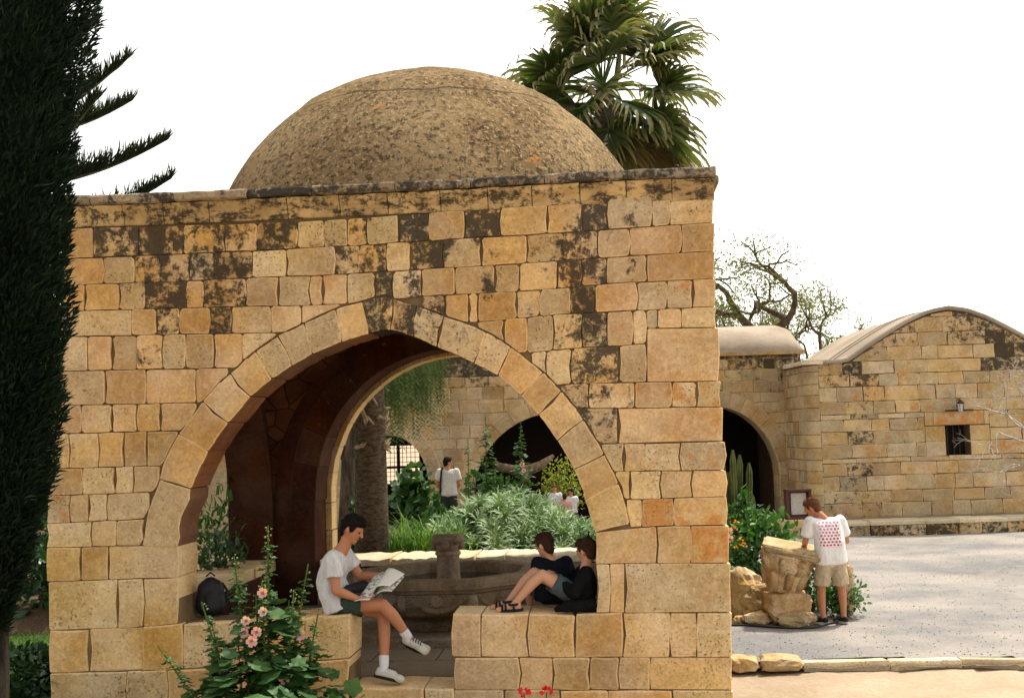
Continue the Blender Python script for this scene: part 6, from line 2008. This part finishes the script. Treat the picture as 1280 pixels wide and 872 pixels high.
# strap-leaved clump
def strap_clump(label, loc, n, L, spread, seed, mat='strap', w=.022):
    q = np.random.default_rng(seed)
    root = thing('strap_leaf_clump', label, 'plant', loc)
    az = q.uniform(0, 2 * math.pi, n); el = q.uniform(.75, 1.5, n)
    X = np.stack([np.cos(az) * np.cos(el), np.sin(az) * np.cos(el), np.sin(el)], 1)
    P = np.stack([q.normal(0, spread, n), q.normal(0, spread, n), np.zeros(n)], 1)
    Zv = np.stack([-np.cos(az) * np.sin(el), -np.sin(az) * np.sin(el), np.cos(el)], 1) * -1
    LL = L * q.uniform(.6, 1.15, n)
    scatter('blades', *STRAP, P, X, -Zv, np.stack([LL, np.full(n, w), LL * 1.8], 1), mat, root, q.random(n))
    return root
strap_clump('bright green strap-leaved clump beside the palm trunk', (-1.55, 18.0, .33), 420, 1.05, .22, 51)
strap_clump('smaller strap-leaved clump left of the succulents', (-1.16, 18.2, .33), 260, .92, .18, 52)
bush('leafy_shrub', 'dark leafy shrub in front of the barred window', (-1.68, 19.2, .30), (.85, .8, 2.0), 420, .17, 'hollyhock', LOBED, .5, seed=61, hollow=.35)
bush('leafy_shrub', 'low leafy shrub at the feet of the man in cream', (-1.35, 21.5, .30), (.9, .8, 1.25), 300, .17, 'shrub', LOBED, .5, seed=62, hollow=.35)
bush('leafy_shrub', 'dark leafy plant between palm trunk and arch pier', (-2.62, 19.0, .25), (.5, .6, 1.65), 320, .10, 'shrub_dark', OVAL, .5, seed=63)
bush('yellow_shrub', 'yellow-green flowering shrub under the arch beyond', (1.0, 27.6, .30), (1.2, .8, 1.62), 1500, .07, 'shrub_yellow', OVAL, .4, seed=64)
bush('leafy_shrub', 'bright low shrub at the right end of the succulents', (1.45, 18.2, .30), (.75, .7, .85), 700, .07, 'shrub', OVAL, .4, seed=65)
bush('leafy_shrub', 'green shrub behind the tall hollyhocks', (-.15, 21.6, .30), (1.4, .8, 1.9), 700, .12, 'shrub', LOBED, .5, seed=66, hollow=.35)
lg = MB(); lp = [(-.36, 22.0, 1.98), (-.05, 22.0, 1.90), (.22, 22.0, 1.88), (.45, 22.0, 1.96), (.70, 22.0, 2.14)]
lg.tube([(q[0], q[1] + .02 * i, q[2] - .02) for i, q in enumerate(lp)], [.07, .09, .10, .085, .03], 9)
lg.tube([(.1, 22.0, .25), (.12, 22.0, 1.1), (.18, 22.0, 1.88)], [.10, .08, .08], 8); lg.tube([(-.30, 22.02, 1.97), (-.38, 22.0, 2.06)], [.05, .02], 6)
tag(lg.build('dead_branch', 'log', None, True), 'weathered forked dead branch lying level before the dark arch', 'branch')

# ---- right-hand planting by the ruins
bush('leafy_shrub', 'bright green leafy shrub behind the carved capital', (3.55, 17.3, .0), (1.35, .9, 1.55), 1300, .115, 'shrub', OVAL, .42, seed=71)
bush('leafy_shrub', 'tall leafy shoot rising beside the cactus', (3.30, 17.6, .0), (.5, .5, 1.85), 420, .13, 'shrub', OVAL, .42, seed=72)
bush('leafy_shrub', 'deep green shrub between capital and standing man', (3.95, 16.5, .0), (1.0, .8, 1.10), 1900, .06, 'shrub', OVAL, .4, seed=73)
bush('leafy_shrub', 'low shrub spilling onto the gravel at the feet of the standing man', (4.28, 16.0, .0), (.80, .6, .62), 1100, .06, 'shrub', OVAL, .4, seed=74)
bush('leafy_shrub', 'dark shrub in the gap between boulder and pavilion', (3.10, 16.75, .0), (.6, .6, 1.05), 600, .07, 'shrub_dark', OVAL, .4, seed=75)
lan_ = bush('lantana', 'orange-flowered bush against the corner of the pavilion', (3.02, 16.9, .0), (.40, .5, 1.25), 320, .06, 'shrub', OVAL, .45, seed=76)
n = 45; d = unit(n, 0, 1)
cl = np.array([[-.05, -.26, 1.12], [.02, -.27, .98], [.07, -.26, .90], [-.02, -.27, .88], [.0, -.27, 1.22]])[rng.integers(0, 5, n)]
scatter('flower_heads', *PETAL, cl + d * .03, d, unit(n), np.full(n, .03), 'orange', lan_)['kind'] = 'stuff'
pk = hollyhock('hollyhock', 'small pink hollyhock at the corner of the pavilion', (2.86, 16.5, .0), [(0, 0, 1.35, .02, 0)], 33, .08, None, 8, [(.0, -.05, 1.12, .07), (.02, -.05, 1.02, .06)], .1)

# ---- left of the pavilion
bush('leafy_shrub', 'glossy broad-leaved shrub on the lawn left of the pavilion', (-6.5, 17.3, .0), (1.6, 1.0, 1.45), 800, .22, 'shrub_dark', OVAL, .32, seed=81)
bush('leafy_shrub', 'dark shrub at the far left edge of the lawn', (-7.6, 19.2, .0), (2.2, 1.1, 2.3), 1500, .15, 'shrub_dark', OVAL, .36, seed=82)
bush('leafy_shrub', 'lush green shrub seen through the left side arch', (-3.95, 15.6, .0), (1.1, 1.0, 2.05), 900, .13, 'shrub', STRAP, .12, seed=83)
bush('leafy_shrub', 'dark shrub low behind the left side arch', (-3.55, 14.6, .0), (.9, .9, 1.45), 800, .10, 'shrub_dark', OVAL, .35, seed=84)
bush('leafy_shrub', 'broad dark shrub in shade nearest the left frame edge', (-5.3, 13.0, -.0), (2.0, 1.8, .55), 2200, .09, 'shrub_dark', OVAL, .36, seed=85)

# ================================================================== TREES
# cypress at the left edge, close to the camera
cyp = thing('cypress_tree', 'tall dense dark cypress filling the left edge', 'tree', (-3.48, 8.0, -.1))
MB().tube([(0, 0, 0), (.02, 0, 1.2), (0, 0, 4), (0, 0, 7.6)], [.10, .09, .07, .02], 10).build('trunk', 'bark_dark', cyp)
def cyp_r(z, az):
    base = np.interp(z, [1.35, 1.8, 2.1, 2.5, 3.1, 3.9, 4.5, 5.1, 5.6, 6.3, 7.6, 8.6], [.02, .19, .28, .355, .395, .445, .505, .545, .65, .66, .42, .03])
    return base * (1 + .10 * np.sin(az * 3 + z * 2.1) + .07 * np.sin(az * 7 - z * 5.3) + .05 * np.sin(z * 11 + az))
n = 80000
z_ = 1.35 + 7.25 * rng.random(n); az = rng.uniform(0, 2 * math.pi, n)
rr_ = cyp_r(z_, az) * (1 - .42 * rng.random(n) ** 2)
P = np.stack([np.cos(az) * rr_, np.sin(az) * rr_, z_], 1)
X = np.stack([np.cos(az) * .8, np.sin(az) * .8, np.full(n, .75)], 1) + rng.normal(0, .35, (n, 3))
L = rng.uniform(.04, .11, n)
scatter('crown', *DIAMOND, P, X, unit(n), np.stack([L, L * .20, L], 1), 'cypress', cyp)
mb = MB(); vv = []
for i in range(40):
    zz = 1.75 + 6.6 * i / 39
    for j in range(20):
        a = 2 * math.pi * j / 20
        r0 = float(cyp_r(zz, a)) * .72
        vv.append((r0 * math.cos(a), r0 * math.sin(a), zz))
mb.add(vv, [(i * 20 + j, i * 20 + (j + 1) % 20, (i + 1) * 20 + (j + 1) % 20, (i + 1) * 20 + j) for i in range(39) for j in range(20)])
mb.build('inner_crown', 'cypress', cyp)

# araucaria behind it
ara = thing('araucaria_tree', 'araucaria with upswept comb-like branches behind the cypress', 'tree', (-8.2, 19.0, 0.0))
MB().tube([(0, 0, 0), (0, 0, 5), (0, 0, 12.5)], [.22, .16, .03], 10).build('trunk', 'bark', ara)
q = np.random.default_rng(9)
for tier, zt in enumerate(np.arange(3.75, 12.2, .88)):
    Lb = 3.45 - .19 * tier - (.1 if tier % 2 else 0) if tier < 6 else max(.4, 1.6 - .2 * (tier - 6))
    for k in range(6):
        a = math.pi / 3 * k + tier * .37
        # one branch of the seen tiers points to the right of the picture
        path = [np.array([math.cos(a) * Lb * t, math.sin(a) * Lb * t, zt - .50 - .08 * math.sin(t * 3) + .95 * t ** 1.6]) for t in np.linspace(0, 1, 12)]
        br = MB().tube(path, [.045 * (1 - .85 * t) for t in np.linspace(0, 1, 12)], 5).build('branch', 'bark', ara)
        pa = np.array(path)
        nb = 560
        t = q.uniform(.18, 1, nb)
        B_ = np.stack([np.interp(t, np.linspace(0, 1, 12), pa[:, c]) for c in range(3)], 1)
        sidev = np.array([-math.sin(a), math.cos(a), 0])
        sg = q.choice([-1, 1], nb)
        X = np.array([math.cos(a), math.sin(a), 0]) * q.uniform(-.15, .8, (nb, 1)) + sidev * (sg * q.uniform(.1, .8, nb))[:, None] + np.array([0, 0, .95])
        Ln = .68 * (1.0 - .62 * t) * q.uniform(.45, 1.25, nb)
        rope = ([(0, .5, 0), (0, -.25, .43), (0, -.25, -.43), (.6, .5, .0), (.6, -.25, .43), (.6, -.25, -.43), (1, 0, 0)],
                [(0, 1, 4), (0, 4, 3), (1, 2, 5), (1, 5, 4), (2, 0, 3), (2, 3, 5), (3, 4, 6), (4, 5, 6), (5, 3, 6)])
        scatter('branchlets', *rope, B_, X, unit(nb), np.stack([Ln, np.full(nb, .021), np.full(nb, .021)], 1), 'araucaria', br)

# ---- fan palms
def frond(elev, seed, dry=False, petiole=1.2, fan=1.08):
    """one fan leaf: petiole along +X then a fan of drooping segments; returns petiole mesh and blade mesh"""
    q = np.random.default_rng(seed)
    ce, se = math.cos(elev), math.sin(elev)
    pts = []
    for t in np.linspace(0, 1, 9):
        pts.append(np.array([petiole * t * ce, 0, petiole * t * se - .16 * petiole * t * t * max(.0, ce)]))
    pm = MB().tube(pts, [.022 - .010 * t for t in np.linspace(0, 1, 9)], 5).mesh('petiole', 'palm' if False else 'stem')
    tip = pts[-1]; d = nrm(pts[-1] - pts[-2]); side = np.array([0, 1., 0]); upv = np.cross(d, side) * -1
    if upv[2] < 0: upv = -upv
    V, F, T, Al = [], [], [], []
    ns = 38
    for i in range(ns):
        a = R(-112) + R(224) * i / (ns - 1)
        dirv = d * math.cos(a) + side * math.sin(a)
        L = fan * (.86 + .26 * math.cos(a * .8)) * q.uniform(.85, 1.15)
        wdir = -d * math.sin(a) + side * math.cos(a)
        fold = (.018 if i % 2 else -.018)
        pos = tip.copy(); cur = dirv + upv * .10 + upv * .12 * abs(math.sin(a)); tt = q.random()
        base_k = len(V); seg = 7
        for k in range(seg + 1):
            t = k / seg
            wd = .050 * fan * (math.sin(min(1, t * 2.2 + .08) * math.pi / 2)) * (1 - max(0, (t - .38) / .62) ** .8 * .9) + .002
            V.append(pos + wdir * wd + upv * fold); V.append(pos - wdir * wd - upv * fold)
            T += [tt, tt]; Al += [t, t]
            droop = .02 + 2.0 * max(0, t - .50) ** 1.0 + (.25 if dry else 0)
            cur = nrm(cur + np.array([0, 0, -1.]) * droop + q.normal(0, .02, 3))
            pos = pos + cur * L / seg
        for k in range(seg): F.append((base_k + 2 * k, base_k + 2 * k + 1, base_k + 2 * k + 3, base_k + 2 * k + 2))
    me = bpy.data.meshes.new('blade')
    me.from_pydata([tuple(v) for v in V], [], F)
    me.materials.append(MAT['palm_dry' if dry else 'palm'])
    at_ = me.attributes.new('tint', 'FLOAT', 'POINT'); at_.data.foreach_set('value', T)
    at_ = me.attributes.new('along', 'FLOAT', 'POINT'); at_.data.foreach_set('value', Al)
    return pm, me
FR = {}
for key, el, dry in (('a', 78, 0), ('b', 55, 0), ('c', 34, 0), ('d', 12, 0), ('e', -14, 0), ('f', -42, 0), ('g', -66, 1)):
    FR[key] = [frond(R(el), ord(key) * 7 + v, bool(dry)) for v in range(3)]
def fan_palm(label, loc, height, trad, scale, rings, seed, stubs=0):
    q = random.Random(seed)
    root = thing('fan_palm', label, 'tree', loc)
    pth = [(0, 0, -.1), (.03, 0, height * .35), (.02, 0, height * .7), (0, 0, height)]
    MB().tube(pth, [trad * 1.1, trad, trad * .95, trad * .8], 18).build('trunk', 'palm_trunk', root, True)
    for key, n_, z in rings:
        for i in range(n_):
            a = 2 * math.pi * i / n_ + q.uniform(-.3, .3) + ord(key)
            pm, bl = q.choice(FR[key])
            s = scale * q.uniform(.88, 1.12)
            fr_ = link('frond', bl, root, (0, 0, height + z + q.uniform(-.08, .08)), (q.uniform(-.55, .55), q.uniform(-.3, .3), a), (s, s, s))
            p_ = link('petiole', pm, fr_)
    for i in range(stubs):
        a = q.uniform(0, 6.28); z = height - q.uniform(.0, 1.6)
        MB().tube([(math.cos(a) * trad * .8, math.sin(a) * trad * .8, z), (math.cos(a) * (trad + .12), math.sin(a) * (trad + .12), z + .12), (math.cos(a) * (trad + .2), math.sin(a) * (trad + .2), z + .06)],
                  [.05, .035, .012], 6).build('leaf_base', 'husk', root)
    return root
fan_palm('tall fan palm with drooping fronds rising behind the dome', (2.2, 26.0, .0), 10.0, .27, 1.12,
         [('a', 4, .12), ('b', 6, .10), ('c', 6, .05), ('d', 7, .0), ('e', 7, -.05), ('f', 8, -.12), ('g', 8, -.22)], 6, 18)
pt = fan_palm('thick grey palm trunk standing left in the back arch', (-2.13, 17.5, .2), 4.3, .235, .62,
              [('b', 4, .1), ('c', 5, .05), ('d', 5, 0)], 8, 0)
for i in range(26):
    a = random.uniform(-2.6, .4); z = random.uniform(2.15, 3.6)
    MB().tube([(math.cos(a) * .19, math.sin(a) * .19, z), (math.cos(a) * .27, math.sin(a) * .27, z + random.uniform(-.02, .12)), (math.cos(a + .3) * .33, math.sin(a + .3) * .33, z + random.uniform(-.1, .12))],
              [.04, .028, .010], 5).build('leaf_base', 'husk', pt)

# ---- branching trees
def grow(mb, p, d, L, r, depth, q, ends, bend=.35, n=2, taper=.68, up=.1, twist=.6):
    pts, rad = [p], [r]
    segs = 4
    for i in range(segs):
        d = nrm(d + q.normal(0, bend * .35, 3) + np.array([0, 0, up * .3]))
        p = p + d * L / segs
        pts.append(p); rad.append(r * (1 - (1 - taper) * (i + 1) / segs))
    mb.tube(pts, rad, 6 if r > .02 else 4, cap=False)
    if depth == 0:
        ends.append((p, d)); return
    ends.append((p, d)) if depth == 1 else None
    for k in range(n if q.random() > .25 else n + 1):
        nd = nrm(d + q.normal(0, twist, 3) + np.array([0, 0, up]))
        grow(mb, p, nd, L * q.uniform(.62, .86), r * taper * .92, depth - 1, q, ends, bend, n, taper, up, twist)

def branch_tree(name, label, loc, L, r, depth, seed, leaf=None, per=20, spread=.4, lsize=.08, mat='olive', bark_='bark', d0=(0, 0, 1), group=None, up=.1, twist=.6, n=2, bend=.35, cat='tree'):
    q = np.random.default_rng(seed)
    root = thing(name, label, cat, loc, 0, group)
    mb = MB(); ends = []
    grow(mb, np.zeros(3), nrm(d0), L, r, depth, q, ends, bend, n, .68, up, twist)
    mb.build('trunk', bark_, root, True, fix=False)
    if leaf:
        E_ = np.array([e[0] for e in ends]); D_ = np.array([e[1] for e in ends])
        k = q.integers(0, len(E_), per * len(E_)); m = len(k)
        P = E_[k] + q.normal(0, spread, (m, 3)) * np.array([1, 1, .7])
        X = D_[k] + q.normal(0, .8, (m, 3))
        S_ = lsize * q.uniform(.6, 1.4, m)
        scatter('crown', *leaf, P, X, q.normal(0, 1, (m, 3)), np.stack([S_, S_ * .45, S_], 1), mat, root, q.random(m))
    return root
TG = 'trees beyond the courtyard buildings'
branch_tree('sparse_tree', 'tall gnarled sparse tree rising just right of the pavilion', (7.75, 42, 0), 3.3, .46, 6, 4, OVAL, 90, .26, .095, group=TG, up=.10, twist=.72, bend=.7)
branch_tree('sparse_tree', 'low sparse tree over the middle of the vaulted range', (9.9, 44, 0), 2.6, .34, 6, 12, OVAL, 90, .26, .095, group=TG, up=.08, twist=.72, bend=.7)
branch_tree('sparse_tree', 'leafier sparse tree in the gap before the chapel roof', (11.4, 43, 0), 2.4, .34, 6, 22, OVAL, 90, .26, .095, group=TG, up=.08, twist=.7, bend=.7)
branch_tree('bare_tree', 'bleached leafless twiggy tree leaning in at the right edge', (10.3, 20.5, 0), 1.15, .075, 8, 35, None, bark_='dry_wood', d0=(-.1, -.1, 1), up=.03, twist=.8)
# pepper tree whose foliage hangs into the back arch
pep = thing('pepper_tree', 'feathery hanging foliage at the top left of the back arch', 'tree', (-3.3, 23.0, .3))
mb = MB(); mb.tube([(0, 0, 0), (.1, 0, 1.8), (.5, -.2, 3.2), (1.1, -.5, 4.0)], [.16, .13, .10, .05], 9); mb.tube([(.1, 0, 1.8), (-.5, .1, 3.0), (-.9, .2, 3.9)], [.10, .08, .03], 8)
mb.tube([(.5, -.2, 3.2), (.9, .3, 4.3), (1.5, .4, 4.7)], [.08, .05, .02], 7)
mb.build('trunk', 'bark', pep, True)
q = np.random.default_rng(77)
Pl, Xl = [], []
for i in range(520):
    a = q.normal(0, 1, 3); a /= np.linalg.norm(a)
    st = np.array([.75, -.3, 4.0]) + a * np.array([1.35, 1.0, .9]) * (.55 + .45 * q.random())
    L = q.uniform(.5, 1.5); sw = q.normal(0, .12, 2)
    for k in range(34):
        t = k / 34
        pnt = st + np.array([sw[0] * t * L, sw[1] * t * L, -L * t])
        if pnt[2] < 1.62 + .75 * abs(pnt[0] - 1.25) + .5 * math.sin(i * 2.1) ** 2: continue
        Pl.append(pnt); s_ = 1 if k % 2 else -1
        Xl.append((s_ * q.uniform(.5, 1), q.uniform(-.7, .7), -.75))
Pl = np.array(Pl); Xl = np.array(Xl); m = len(Pl)
scatter('crown', *DIAMOND, Pl, Xl, unit(m), np.stack([np.full(m, .11), np.full(m, .020), np.full(m, .1)], 1), 'pepper', pep)
